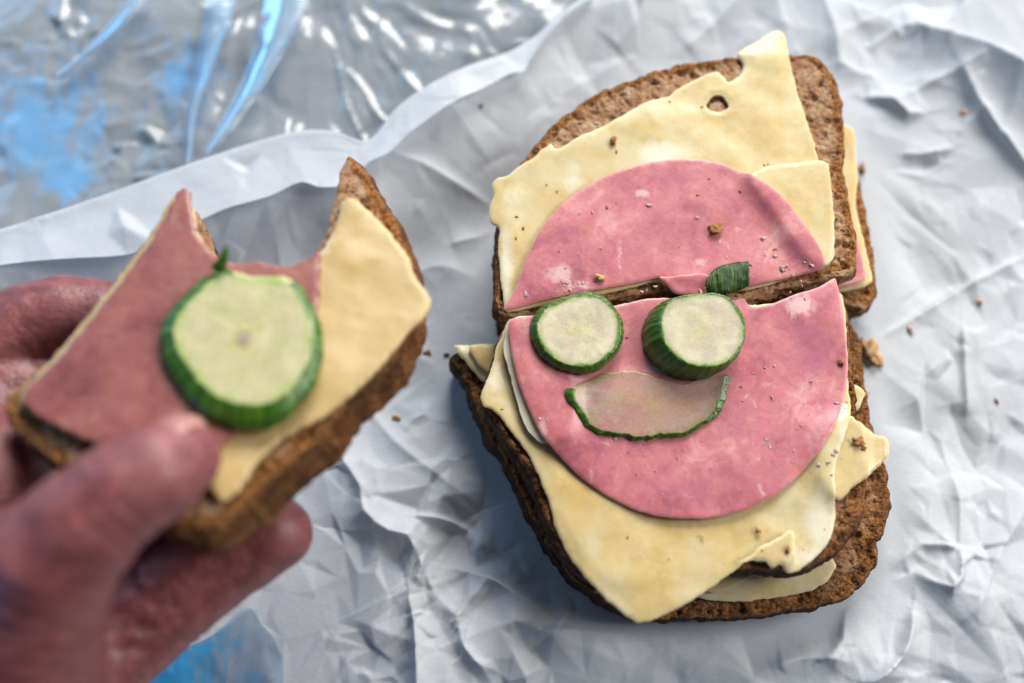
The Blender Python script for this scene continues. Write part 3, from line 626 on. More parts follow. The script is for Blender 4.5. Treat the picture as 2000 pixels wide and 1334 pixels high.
def layer(name, px, t, zn, mat, label, cat, seed, sag=.02, its=90, rnd=None, edge=.12, hole=None, plane=None, lift=None, parent=None, step=.8, wav=.12, group=None, paint=None):
    """a sheet of cheese or ham draped over what lies below it (or laid on a tilted plane)"""
    p = np.array(px, float); global H
    zo = np.full(len(p), zn+t)
    Z = None
    for it in range(2 if plane is None else 1):
        W3 = P(p[:, 0], p[:, 1], zo) if plane is None else on_plane(p[:, 0], p[:, 1], (plane[0]+t, plane[1], plane[2]))
        out = ccw(catmull(W3[:, :2], .55))
        if plane is None:
            m = rast(out); jj, ii = np.where(m); sy = slice(max(jj.min()-2, 0), jj.max()+3); sx = slice(max(ii.min()-2, 0), ii.max()+3)
            h = H[sy, sx]; mk = m[sy, sx].astype(float); z = np.maximum(h, zn)
            for _ in range(its):
                num = np.zeros_like(z); den = np.zeros_like(z)
                for ax, sh in ((0, 1), (0, -1), (1, 1), (1, -1)):
                    num += np.roll(z*mk, sh, ax); den += np.roll(mk, sh, ax)
                av = np.where(den > 0, num/np.maximum(den, 1), z); z = np.maximum(h, av-sag)
            for _ in range(4):
                num = z*mk; den = mk.copy()
                for ax, sh in ((0, 1), (0, -1), (1, 1), (1, -1)): num = num+np.roll(z*mk, sh, ax); den = den+np.roll(mk, sh, ax)
                z = np.where(den > 0, np.maximum(num/np.maximum(den, 1), h-.1), z)
            Z = np.full(H.shape, float(zn)); Z[sy, sx] = np.where(mk > 0, z, np.where(h < zn-1, z, np.maximum(h, zn)))
            # spread values over the rim so that sampling at the outline is clean
            for _ in range(3):
                sub = Z[sy, sx]; num = np.zeros_like(sub); den = np.zeros_like(sub)
                for a_ in (-1, 0, 1):
                    for b_ in (-1, 0, 1): num += np.roll(np.roll(sub*mk, a_, 0), b_, 1); den += np.roll(np.roll(mk, a_, 0), b_, 1)
                nm = (mk == 0) & (den > 0); sub[nm] = (num/np.maximum(den, 1))[nm]; mk = np.where(nm, 1, mk); Z[sy, sx] = sub
            zo = samp(Z, W3[:, :2])+t
    zf = (lambda a: samp(Z, a)) if plane is None else (lambda a: plane[0]+plane[1]*a[:, 0]+plane[2]*a[:, 1])
    out = roughen(out, edge, 1.6, seed); out = roughen(out, edge*.5, .7, seed+1)
    hl = None
    if hole is not None:
        hp = np.array(hole, float); hl = ccw(catmull(P(hp[:, 0], hp[:, 1], zn+t)[:, :2], .45))
    r = rnd if rnd else t*.30
    xy, tri, d = fill(out, step, (r*.18, r*.55, r*1.05), hl)
    zb = zf(xy)+fbm(xy, 17, 3, seed+2, .4)*wav*.75*np.clip(d, 0, 3)/3+.06
    if lift: zb = zb+lift(xy)
    f = np.sqrt(np.clip(1-(1-np.clip(d/r, 0, 1))**2, 0, 1))
    tt = t*(1+.10*fbm(xy, 9, 3, seed+4))
    f = np.maximum(f, .62); top = np.column_stack([xy, zb+tt*(.5+.5*f)]); rim = d < 1e-4
    n = len(xy); bot = np.column_stack([xy, zb+tt*(.5-.5*f)])
    re = rim_edges(tri); ru = np.unique(re); rm = -np.ones(n, int); rm[ru] = np.arange(len(ru)); k = len(ru)
    mid = np.column_stack([xy[ru], zb[ru]+tt[ru]*.5+fbm(xy[ru], 1.2, 2, seed+6)*.12*t])     # the cut edge has vertices of its own so that its corners stay crisp
    V = np.vstack([top, bot, top[ru], mid, bot[ru]]); a_, b_ = rm[re[:, 0]], rm[re[:, 1]]; o1, o2, o3 = 2*n, 2*n+k, 2*n+2*k
    F = np.vstack([tri, tri[:, ::-1]+n, np.column_stack([a_+o1, a_+o2, b_+o2]), np.column_stack([a_+o1, b_+o2, b_+o1]), np.column_stack([a_+o2, a_+o3, b_+o3]), np.column_stack([a_+o2, b_+o3, b_+o2])])
    if plane is None:
        m = rast(out); H[m] = np.maximum(H[m], Z[m]+t+.05)
    at = {'rimd': np.r_[d, d, np.zeros(3*k)]}
    for k, spots in (paint or {}).items():
        x_, y_ = photo_xy(V); at[k] = np.clip(sum(g*np.exp(-(((x_-a)/rx)**2+((y_-b)/ry)**2)) for a, b, rx, ry, g in spots), 0, 1.3)
    o = link(name, V, F, mat, parent=parent, loc=None, attrs=at)
    if label and parent is None: tag(o, label, cat, group)
    return o

ZD, ZC = 12.5, 26.5
# --- bottom slices and their fillings
bread(BREAD_B, .4, ZD, [[(960,650),(1040,648),(1150,628),(1300,612),(1450,602),(1550,588),(1640,592),(1690,606)]], 'lower slice of bread under the upper half of the face sandwich', 100, .25)
bread(BREAD_D, .4, ZD, [[(950,692),(1100,665),(1300,640),(1500,615),(1640,610)]], 'lower slice of dark crusted bread under the smiling half, on the paper', 130, .45, (-.6, .6), .6, toast=16.0)
layer('cheese_slice', [(1480,270),(1620,240),(1666,250),(1672,300),(1676,345),(1672,400),(1684,455),(1698,510),(1704,545),(1700,553),(1650,568),(1560,580),(1480,560),(1440,400)], 1.8, ZD, CHEESE, 'strip of cheese showing beside the right crust of the upper half', 'cheese slice', 150)
layer('ham_slice', [(1500,420),(1600,400),(1650,392),(1662,420),(1676,470),(1688,520),(1692,538),(1660,556),(1580,566),(1500,560)], 1.3, ZD+1.8, HAM, 'narrow strip of pink ham showing at the right under the upper half', 'ham slice', 152)
layer('cheese_slice', [(887,675),(897,673),(940,676),(1000,670),(1060,680),(1060,760),(1000,775),(950,748),(928,728),(905,700)], 1.7, ZD, CHEESE, 'pale corner of cheese sticking out over the left crust of the smiling half', 'cheese slice', 154, edge=.2)
layer('cheese_slice', [(917,676),(930,672),(975,671),(1040,676),(1050,735),(985,738),(954,727),(934,708),(922,690)], 1.5, ZD+1.7, CHEESE_O, 'orange scrap of cheese lying on the pale corner at the left', 'cheese slice', 156)
layer('cheese_slice', [(1107,1064),(1112,1090),(1134,1110),(1152,1116),(1230,1120),(1300,1140),(1362,1166),(1392,1173),(1440,1175),(1500,1169),(1560,1160),(1606,1142),(1630,1114),(1632,1098),(1600,1060),(1500,980),(1300,960),(1150,980),(1100,1020)], 1.6, ZD, CHEESE, 'whitish cheese peeping out between the two slices at the bottom', 'cheese slice', 158, edge=.18)
layer('cheese_slice', [(1425,1150),(1470,1128),(1540,1120),(1618,1098),(1600,1060),(1500,1040),(1400,1090),(1372,1140),(1390,1158)], 1.4, ZD+1.8, CHEESE, 'curled leaf of cheese in the dark gap under the torn bottom edge', 'cheese slice', 159, edge=.15)
layer('cheese_slice', [(1640,760),(1672,752),(1690,768),(1684,782),(1676,800),(1640,800)], 1.4, ZD, CHEESE, 'tiny cheese tip behind the right crust of the smiling half', 'cheese slice', 160)
# --- upper slices
bread(BREAD_A, 15.6, ZC, [[(960,618),(1010,624),(1085,604),(1200,584),(1290,568),(1380,580),(1450,587),(1540,564),(1600,550),(1668,534)]], 'upper slice of bread carrying cheese and half disc of ham, top of photo', 170, .14, (.2, -.6), toast=3.6)
bread(BREAD_C, 15.6, ZC-.6, [[(975,650),(1040,630),(1150,608),(1270,590),(1450,594),(1560,586),(1645,570)]], 'upper slice of brown crusted bread beneath the cucumber eyes and smile', 200, .42, (-.3, .3), toast=14.0)
A1 = [(1521,60),(1531,66),(1540,102),(1555,170),(1575,232),(1596,300),(1606,360),(1616,430),(1626,508),(1560,536),(1450,566),(1300,556),(1290,549),(1200,568),(1085,590),(1000,607),(989,608),(984,590),(978,545),(973,482),(974,445),(958,432),(957,402),(965,382),(962,360),(972,347),(987,345),(1020,320),(1045,306),(1056,293),(1070,284),(1076,281),(1086,290),(1130,266),(1180,245),(1230,216),(1270,196),(1305,188),(1320,175),(1370,150),(1400,140),(1415,150),(1422,160),(1440,150),(1452,134),(1450,120),(1440,105),(1470,86),(1506,63)]
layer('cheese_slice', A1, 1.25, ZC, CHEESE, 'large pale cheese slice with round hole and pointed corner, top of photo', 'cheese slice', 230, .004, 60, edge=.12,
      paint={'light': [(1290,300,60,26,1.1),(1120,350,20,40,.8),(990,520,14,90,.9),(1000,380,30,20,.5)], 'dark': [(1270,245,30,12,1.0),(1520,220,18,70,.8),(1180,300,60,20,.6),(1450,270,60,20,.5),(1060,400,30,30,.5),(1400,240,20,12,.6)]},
      hole=[(1402+21*math.cos(a)*(1+.15*math.sin(3*a)), 201+17*math.sin(a)) for a in np.linspace(0, 2*math.pi, 14)[:-1]], wav=.7)
layer('cheese_slice', [(1464,345),(1500,325),(1560,317),(1600,313),(1616,318),(1622,350),(1627,400),(1630,450),(1628,490),(1624,506),(1612,518),(1585,512),(1548,470),(1515,425),(1485,385)], 1.5, ZC+1.6, CHEESE, 'smaller cheese slice at the right edge beneath the upper ham', 'cheese slice', 233, .004, 60)
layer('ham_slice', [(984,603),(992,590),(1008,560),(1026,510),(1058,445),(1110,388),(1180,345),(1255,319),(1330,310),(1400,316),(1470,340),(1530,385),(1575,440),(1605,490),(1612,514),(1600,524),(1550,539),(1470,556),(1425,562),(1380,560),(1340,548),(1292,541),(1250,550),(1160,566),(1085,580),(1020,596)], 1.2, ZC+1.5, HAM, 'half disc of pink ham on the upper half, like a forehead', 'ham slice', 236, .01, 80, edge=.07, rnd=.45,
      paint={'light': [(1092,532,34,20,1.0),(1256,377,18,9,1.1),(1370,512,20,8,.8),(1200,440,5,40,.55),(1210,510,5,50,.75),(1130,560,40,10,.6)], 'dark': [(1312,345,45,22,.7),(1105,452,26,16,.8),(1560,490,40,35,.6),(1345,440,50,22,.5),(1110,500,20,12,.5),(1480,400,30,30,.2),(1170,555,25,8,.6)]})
layer('ham_slice', [(1289,541),(1320,540),(1375,534),(1390,545),(1386,566),(1350,576),(1318,570),(1304,556)], 1.3, ZC+2.6, HAM, 'small torn ham scrap bridging the cut beside the green peel', 'ham slice', 238, .015, 60, edge=.15, rnd=.4)
layer('cheese_slice', [(1658,812),(1675,822),(1692,832),(1710,850),(1729,851),(1737,872),(1736,888),(1722,904),(1700,926),(1665,952),(1645,974),(1634,974),(1600,930),(1600,850)], 1.7, ZC-.6, CHEESE, 'cheese flap jutting over the right crust beside the chin', 'cheese slice', 243, .012, 60, edge=.2)
C1 = [(996,624),(984,645),(970,680),(957,725),(941,765),(939,780),(946,792),(968,803),(1000,846),(1035,892),(1050,925),(1070,975),(1090,1040),(1115,1090),(1150,1135),(1190,1175),(1238,1213),(1246,1217),(1272,1211),(1330,1184),(1390,1146),(1440,1110),(1466,1090),(1478,1098),(1500,1098),(1510,1110),(1526,1104),(1541,1120),(1570,1106),(1600,1081),(1622,1050),(1632,1010),(1632,960),(1631,920),(1641,880),(1656,835),(1661,795),(1656,740),(1654,660),(1648,590),(1641,572),(1560,585),(1450,596),(1270,588),(1150,605),(1040,622)]
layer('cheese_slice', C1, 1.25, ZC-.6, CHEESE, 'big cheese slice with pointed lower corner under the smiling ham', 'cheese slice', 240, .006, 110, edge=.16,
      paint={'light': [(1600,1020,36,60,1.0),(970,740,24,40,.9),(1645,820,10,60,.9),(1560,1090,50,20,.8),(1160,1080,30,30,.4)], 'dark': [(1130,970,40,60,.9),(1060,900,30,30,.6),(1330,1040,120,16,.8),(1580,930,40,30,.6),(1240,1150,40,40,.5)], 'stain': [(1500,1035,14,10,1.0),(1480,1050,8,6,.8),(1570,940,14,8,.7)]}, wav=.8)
layer('cheese_slice', [(1000,622),(988,645),(985,690),(996,730),(1008,775),(1018,812),(1034,843),(1062,864),(1110,850),(1110,700),(1060,622)], 1.4, ZC+1.2, CHEESE_P, 'white rimmed cheese layer under the left cheek of the ham face', 'cheese slice', 246, .006, 60, rnd=1.2)
layer('cheese_slice', [(1440,1098),(1466,1086),(1482,1070),(1510,1055),(1530,1041),(1546,1037),(1553,1045),(1550,1060),(1556,1075),(1544,1098),(1524,1100),(1508,1104),(1496,1095),(1476,1096)], 1.5, ZC+1.2, CHEESE, 'torn white cheese lip at the lower right edge of big slice', 'cheese slice', 247, .006, 60, edge=.3, rnd=.7)
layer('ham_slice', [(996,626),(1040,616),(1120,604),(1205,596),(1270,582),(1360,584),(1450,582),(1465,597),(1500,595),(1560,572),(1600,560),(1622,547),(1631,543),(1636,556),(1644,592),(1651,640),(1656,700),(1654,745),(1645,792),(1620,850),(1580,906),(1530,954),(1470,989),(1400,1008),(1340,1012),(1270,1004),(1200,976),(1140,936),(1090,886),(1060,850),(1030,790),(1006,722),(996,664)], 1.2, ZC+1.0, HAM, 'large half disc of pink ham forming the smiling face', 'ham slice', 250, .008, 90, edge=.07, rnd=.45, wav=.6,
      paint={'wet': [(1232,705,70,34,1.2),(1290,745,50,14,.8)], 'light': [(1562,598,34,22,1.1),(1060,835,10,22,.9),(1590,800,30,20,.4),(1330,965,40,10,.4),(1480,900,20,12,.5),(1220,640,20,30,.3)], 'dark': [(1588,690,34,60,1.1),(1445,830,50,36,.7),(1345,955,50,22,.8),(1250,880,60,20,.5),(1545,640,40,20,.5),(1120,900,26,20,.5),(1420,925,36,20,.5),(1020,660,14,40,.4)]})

# ------------------------------------------------------------------ cucumber
def top_z(px, py, z=29.0):
    for _ in range(4):
        w_ = P(px, py, z); z = float(samp(H, w_[None, :2])[0])
    return z
def disc(cpx, cpy, z0, t, outline, label, seed, shift=(0, 0), flesh=FLESH, nrm=None, bite=None, rind=.10, conv=.25, group='cucumber slices', base_c=None, follow=False, bev=.03, wig=0.):
    """outline: radius function of angle (mm); slice from z0 up by t; shift: sideways lean of the cut through its thickness; bite: test(angle) -> no peel"""
    N = 220; a = np.linspace(0, 2*np.pi, N, endpoint=False)
    R = np.array([outline(x) for x in a]); R = R*(1+.006*vn(np.column_stack([np.cos(a)*9, np.sin(a)*9]), seed)+.010*np.sin(a*11+seed)*vn(np.column_stack([np.cos(a)*3, np.sin(a)*3]), seed+1))
    R = R*(1+wig*fbm(np.column_stack([np.cos(a)*7, np.sin(a)*7]), 1, 3, seed+9))
    rr = np.r_[np.linspace(0, .86, 26)[1:], np.linspace(.875, 1, 8)]
    c = np.array([0., 0., 0.]); bt = np.array([1.0 if (bite and bite(x)) else 0.0 for x in a])
    def ring(rad, z, sh): return np.column_stack([np.cos(a)*R*rad+sh[0], np.sin(a)*R*rad+sh[1], np.full(N, z)])
    V = [np.array([[shift[0], shift[1], t-.05]])]; RAD = [np.zeros(1)]; ANG = [np.zeros(1)]; EDGE = [np.zeros(1)]; F = []; isr = []
    aw = np.abs(a/np.pi-1)*math.pi*3
    off = 1; prev = None
    for k, r in enumerate(rr):
        z = t-conv*(1-r**2)*.4-(.25*(np.clip((r-.955)/.045, 0, 1)**2))
        L = ring(r*(1-bev), z, shift); L[:, 2] += fbm(L[:, :2], 1.6, 3, seed+4)*.025+fbm(L[:, :2], 5, 2, seed+3)*.10
        V.append(L); RAD.append(np.full(N, r)); ANG.append(aw); EDGE.append(np.full(N, 1-np.clip((r-.90)/.07, 0, 1))*(1-bt)+bt)
        cur = off+np.arange(N); off += N
        if prev is None: F += [(0, cur[i], cur[(i+1) % N]) for i in range(N)]; isr += [0]*N
        else:
            F += [(prev[i], cur[i], cur[(i+1) % N], prev[(i+1) % N]) for i in range(N)]; isr += [1 if (r > 1-rind*(.55+.35*vn(np.array([[a[i]*4, 0.]]), seed)[0]) and not bt[i]) else 0 for i in range(N)]
        prev = cur
    K = 10
    for j in range(1, K+1):
        u = j/K; L = ring(1-bev*(1-min(u*2.2, 1))**1.6+.012*math.sin(u*math.pi)-(.02*(u > .95)), t*(1-u)-.25*(1-u), (shift[0]*(1-u), shift[1]*(1-u)))
        rib = fbm(np.column_stack([aw*4, np.full(N, u*2)]), 1, 2, seed+7)*.12; L[:, 0] += np.cos(a)*rib; L[:, 1] += np.sin(a)*rib
        V.append(L); RAD.append(np.full(N, 1.)); ANG.append(aw); EDGE.append(np.full(N, .0)+bt)
        cur = off+np.arange(N); off += N
        F += [(prev[i], cur[i], cur[(i+1) % N], prev[(i+1) % N]) for i in range(N)]; isr += [0 if bt[i] else 1 for i in range(N)]; prev = cur
    V.append(np.array([[0., 0., 0.]])); RAD.append(np.zeros(1)); ANG.append(np.zeros(1)); EDGE.append(np.zeros(1))
    F += [(off, prev[(i+1) % N], prev[i]) for i in range(N)]; isr += [0]*N
    V = np.vstack(V); at = {'rad': np.concatenate(RAD), 'ang': np.concatenate(ANG), 'edge': np.concatenate(EDGE)}
    Wc = P(cpx, cpy, z0) if base_c is None else np.array(base_c)
    if nrm is not None:
        q = Vector((0, 0, 1)).rotation_difference(Vector(nrm).normalized()).to_matrix(); V = V@np.array(q).T
    V = V+Wc
    if follow:                                          # a thin slice lies along the ham below it
        V[:, 2] += samp(H, V[:, :2])-z0
    root = empty('cucumber_slice', Wc)
    isr = np.array(isr)
    for nm, want, mt in (('flesh', 0, flesh), ('rind', 1, RIND)):
        fs = [f for f, r in zip(F, isr) if r == want]; u = sorted({i for f in fs for i in f}); rm = {k: i for i, k in enumerate(u)}
        link(nm, V[u], [[rm[i] for i in f] for f in fs], mt, parent=root, loc=root['_loc'], attrs={k: v[u] for k, v in at.items()})
    tag(root, label, 'cucumber slice', group); return root
def outl(pts, cpx, cpy, z, zc=None):
    """radius function from photo points of a rim at height z"""
    p = np.array(pts, float); c = P(cpx, cpy, z); d = catmull(P(p[:, 0], p[:, 1], z)[:, :2], .3)-c[:2]
    a = np.arctan2(d[:, 1], d[:, 0]); r = np.hypot(*d.T); o = np.argsort(a)
    return lambda x: float(np.interp((x+np.pi) % (2*np.pi)-np.pi, a[o], r[o], period=2*np.pi))
def eye(cpx, cpy, t, rim, label, seed, shift, **k):
    zb = top_z(cpx, cpy)+.05
    top = P(cpx, cpy, zb+t); base = np.array([top[0]-shift[0], top[1]-shift[1], zb])
    f = outl(rim, cpx, cpy, zb+t)
    return disc(cpx, cpy, zb, t, f, label, seed, shift, base_c=base, **k)
eye(1131, 645, 4.0, [(1222,638),(1219,665),(1205,690),(1180,712),(1150,724),(1110,722),(1075,706),(1050,680),(1038,650),(1040,622),(1060,596),(1090,580),(1125,570),(1150,566),(1180,576),(1203,596),(1216,617)],
    'thinner round cucumber slice forming the left eye of the face', 300, (.5, -.3), rind=.14, bev=.075)
eye(1372, 644, 6.4, [(1462,640),(1458,672),(1444,698),(1420,716),(1385,724),(1350,720),(1318,704),(1292,675),(1282,645),(1284,610),(1300,585),(1330,573),(1370,568),(1405,567),(1432,580),(1450,602),(1460,622)],
    'thick round cucumber slice with wide green side forming the right eye', 320, (2.6, .6), rind=.12, bev=.06)
MO = [(1104,764),(1112,786),(1128,812),(1150,836),(1180,848),(1215,853),(1245,860),(1280,856),(1330,852),(1372,834),(1398,815),(1412,792),(1423,765),(1421,742),(1417,728),(1408,726),(1380,742),(1340,752),(1290,742),(1240,725),(1190,728),(1150,745),(1120,760)]
mc = (1268, 785); mz = top_z(*mc)
disc(*mc, mz+.08, 1.15, outl(MO, *mc, mz+1.2), 'thin half slice of cucumber forming the smiling mouth', 340, flesh=FLESH_THIN, rind=.085,
     bite=lambda x: 0.42 < (x % (2*math.pi)) < 2.98, conv=.1, follow=True, wig=.035)

# scrap of green peel on the cut
def mat_peel():
    m = M('dark_peel'); st = m.noise(1.1, 4, .6, m.stretch(1.6, .25, .25))
    c = m.ramp(st, [(.35, (0.014, 0.040, 0.005)), (.55, (0.042, 0.095, 0.010)), (.7, (0.12, 0.19, 0.03))])
    return m.done(m.bsdf(c, .42, normal=m.bump(st, .9, .6)))
def peel():
    z0 = top_z(1420, 540)+.1
    a = [(1380,545),(1398,524),(1430,513),(1463,511)]; b = [(1381,567),(1404,570),(1440,567),(1464,556)]
    n, k = 40, 14; A = catmull(np.array(a, float), 3, False); B = catmull(np.array(b, float), 3, False)
    f = lambda c: np.column_stack([np.interp(np.linspace(0, 1, n), np.linspace(0, 1, len(c)), c[:, d]) for d in (0, 1)])
    A, B = f(A), f(B); top = []; bot = []
    for j in range(k):
        u = j/(k-1); p = A*(1-u)+B*u; w_ = P(p[:, 0], p[:, 1], z0+.6+1.7*math.sin(math.pi*(.3+.6*u))); w_[:, 2] += fbm(w_[:, :2], 1.2, 2, 360)*.15+.10*fbm(np.column_stack([np.linspace(0, 12, n), np.zeros(n)]), 1, 2, 361)
        w_[:, :2] += RNG.normal(0, .04, (n, 2)); top.append(w_); b_ = w_.copy(); b_[:, 2] -= .9; bot.append(b_)
    T = np.vstack(top); Bv = np.vstack(bot); g = grid_faces(n, k)[:, ::-1]; V = np.vstack([T, Bv]); F = list(map(tuple, g))+[tuple(x[::-1]+len(T)) for x in g]
    L = len(T)
    for j in range(n-1): F += [(j, j+1, j+1+L, j+L), ((k-1)*n+j+1, (k-1)*n+j, (k-1)*n+j+L, (k-1)*n+j+1+L)]
    for j in range(k-1): F += [((j+1)*n, j*n, j*n+L, (j+1)*n+L), (j*n+n-1, (j+1)*n+n-1, (j+1)*n+n-1+L, j*n+n-1+L)]
    an = np.tile(np.linspace(0, 1.6, n), k); an = np.r_[an, an]
    o = link('cucumber_peel', V, F, mat_peel(), attrs={'ang': an, 'edge': np.r_[np.zeros(L), np.full(L, .9)]})
    tag(o, 'dark green scrap of cucumber peel lying above the right eye', 'cucumber peel')
peel()

# ------------------------------------------------------------------ the bitten piece held in the hand
hp = np.array([(345, 362), (690, 310), (815, 600), (435, 980), (30, 775), (450, 650)], float)
hz = 60-4*(hp[:, 0]-400)/1000+20*(hp[:, 1]-650)/1000
W_ = P(hp[:, 0], hp[:, 1], hz); cf, *_ = np.linalg.lstsq(np.column_stack([np.ones(6), W_[:, :2]]), W_[:, 2], rcond=None)
HB = tuple(cf)                                         # plane of the top of its bread
def up(h): return (HB[0]+h*math.sqrt(1+HB[1]**2+HB[2]**2), HB[1], HB[2])
HBREAD = [(350,372),(372,400),(382,450),(412,495),(445,514),(500,518),(560,524),(602,508),(622,482),(640,440),(652,390),(664,342),(679,302),(700,318),(735,372),(770,428),(792,490),(800,545),(796,620),(770,690),(690,765),(640,830),(580,888),(520,935),(475,978),(440,1008),(400,1025),(350,1028),(290,1008),(210,962),(110,905),(34,846),(4,796),(22,766),(110,686),(200,576),(282,470)]
bread(HBREAD, 0, 0, [[(14,764),(110,688),(200,578),(282,472),(345,366)], [(345,366),(378,420),(412,497),(500,518),(560,524),(604,508),(640,440),(655,385),(672,320)]],
      'bitten half slice of crusty bread held by the hand', 400, .2, (2.4, -3.4), .5, plane=HB, thick=10.5, side=.36, toast=4.0)
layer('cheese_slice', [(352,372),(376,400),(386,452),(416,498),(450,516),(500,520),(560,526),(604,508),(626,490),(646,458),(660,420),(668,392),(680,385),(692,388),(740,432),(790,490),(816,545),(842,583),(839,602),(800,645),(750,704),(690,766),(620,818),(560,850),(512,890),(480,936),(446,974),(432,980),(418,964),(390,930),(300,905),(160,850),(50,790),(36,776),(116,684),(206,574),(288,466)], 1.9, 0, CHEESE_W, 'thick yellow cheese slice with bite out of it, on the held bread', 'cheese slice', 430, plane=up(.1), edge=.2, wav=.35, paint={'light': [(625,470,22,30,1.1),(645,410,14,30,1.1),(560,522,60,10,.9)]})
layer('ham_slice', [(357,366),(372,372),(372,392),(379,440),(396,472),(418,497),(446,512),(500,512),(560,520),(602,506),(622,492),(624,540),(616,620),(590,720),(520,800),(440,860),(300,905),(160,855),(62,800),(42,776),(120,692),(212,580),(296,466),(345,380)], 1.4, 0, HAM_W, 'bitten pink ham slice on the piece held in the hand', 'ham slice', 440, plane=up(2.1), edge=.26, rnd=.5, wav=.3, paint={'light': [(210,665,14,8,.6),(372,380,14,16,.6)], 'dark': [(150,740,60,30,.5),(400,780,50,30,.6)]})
HC = (476, 662); pc = up(3.7); t_held = 3.6
ptop = up(3.7+t_held)
rim = [(634,650),(632,690),(612,740),(580,778),(540,806),(495,815),(440,805),(390,775),(350,730),(325,680),(318,640),(330,595),(362,560),(400,530),(430,515),(445,514),(470,522),(500,526),(540,530),(562,528),(590,545),(612,580),(628,615)]
rp = np.array(rim, float); cw = on_plane(np.array(HC[0]), np.array(HC[1]), ptop); rw = on_plane(rp[:, 0], rp[:, 1], ptop)
nrm = np.array([-HB[1], -HB[2], 1]); nrm /= np.linalg.norm(nrm)
Rq = np.array(Vector((0, 0, 1)).rotation_difference(Vector(nrm)).to_matrix())
loc2 = catmull(((rw-cw)@Rq)[:, :2], .3); aa = np.arctan2(loc2[:, 1], loc2[:, 0]); rr_ = np.hypot(*loc2.T); oo = np.argsort(aa)
fR = lambda x: float(np.interp((x+np.pi) % (2*np.pi)-np.pi, aa[oo], rr_[oo], period=2*np.pi))
shl = np.array([1.2, 1.6, 0.0]); base = cw-nrm*t_held-Rq@shl
disc(0, 0, 0, t_held, fR, 'large wet cucumber slice with bitten top edge on the held piece', 450, (1.2, 1.6), flesh=FLESH_WET, nrm=nrm, base_c=base, rind=.09, bev=.10, wig=.015,
     bite=lambda x: 1.02 < (x % (2*math.pi)) < 1.80)
def peel_tail():
    p = [P(428, 522, cw[2]-1), P(436, 505, cw[2]), P(441, 490, cw[2]+.6), P(440, 482, cw[2]+.9)]; r = [1.5, 1.0, .8, .3]; V = []; F = []; n = 10
    c = catmull(np.array(p), .4, False); R = np.interp(np.linspace(0, 3, len(c)), range(4), r)
    for q, rad in zip(c, R): V += [q+rad*np.array([math.cos(k*2*math.pi/n), .5*math.sin(k*2*math.pi/n), .6*math.sin(k*2*math.pi/n)]) for k in range(n)]
    for j in range(len(c)-1): F += [(j*n+k, j*n+(k+1) % n, (j+1)*n+(k+1) % n, (j+1)*n+k) for k in range(n)]
    F += [tuple(range(n))[::-1], tuple((len(c)-1)*n+k for k in range(n))]
    par = [o for o in bpy.data.objects if o.get('label', '').startswith('large wet')][0]
    link('peel_shred', V, F, RIND, parent=par, loc=par['_loc'], attrs={'ang': np.linspace(0, 1, len(V)), 'edge': np.zeros(len(V))})
peel_tail()

# ------------------------------------------------------------------ the hand: one continuous surface grown from a distance field
def PT(px, py, z, rpx):
    p = P(px, py, float(z)); return np.r_[p, rpx*pitch(p)]
THUMB = [PT(352,893,74.5,80), PT(300,926,77,92), PT(232,968,78,100), PT(160,1030,77,112), PT(95,1100,74,130), PT(60,1190,68,140), PT(20,1330,58,165), PT(-90,1480,50,220)]
LITTLE = [PT(536,1042,43,74), PT(466,1082,41,78), PT(396,1120,40,88), PT(325,1170,40,98), PT(255,1225,40,104), PT(160,1310,42,110), PT(0,1400,45,140)]
RING = [PT(400,940,38,78), PT(300,1000,36,84), PT(170,1080,36,92), PT(30,1160,38,110)]
INDEX = [PT(196,618,41,72), PT(120,618,42,78), PT(50,640,43,82), PT(-40,690,44,92), PT(-150,800,46,120), PT(-210,950,48,150)]
MIDDLE = [PT(150,800,38,72), PT(90,780,39,78), PT(30,775,41,84), PT(-40,820,43,92), PT(-130,920,46,120), PT(-170,1050,46,150)]
PALM = [PT(110,1010,34,80), PT(20,910,36,95), PT(-20,930,50,110), PT(-60,1080,46,160), PT(-20,1250,46,170), PT(-120,1400,46,230)]
def capsule(q, a, b):
    ab = b[:3]-a[:3]; t = np.clip(((q-a[:3])@ab)/(ab@ab), 0, 1); return np.linalg.norm(q-a[:3]-t[..., None]*ab, axis=-1)-(a[3]*(1-t)+b[3]*t)
def smin(a, b, k): h = np.clip(.5+.5*(b-a)/k, 0, 1); return b*(1-h)+a*h-k*h*(1-h)
def chain(q, c, k=2.0):
    d = None
    for i in range(len(c)-1): e = capsule(q, c[i], c[i+1]); d = e if d is None else smin(d, e, k)
    return d
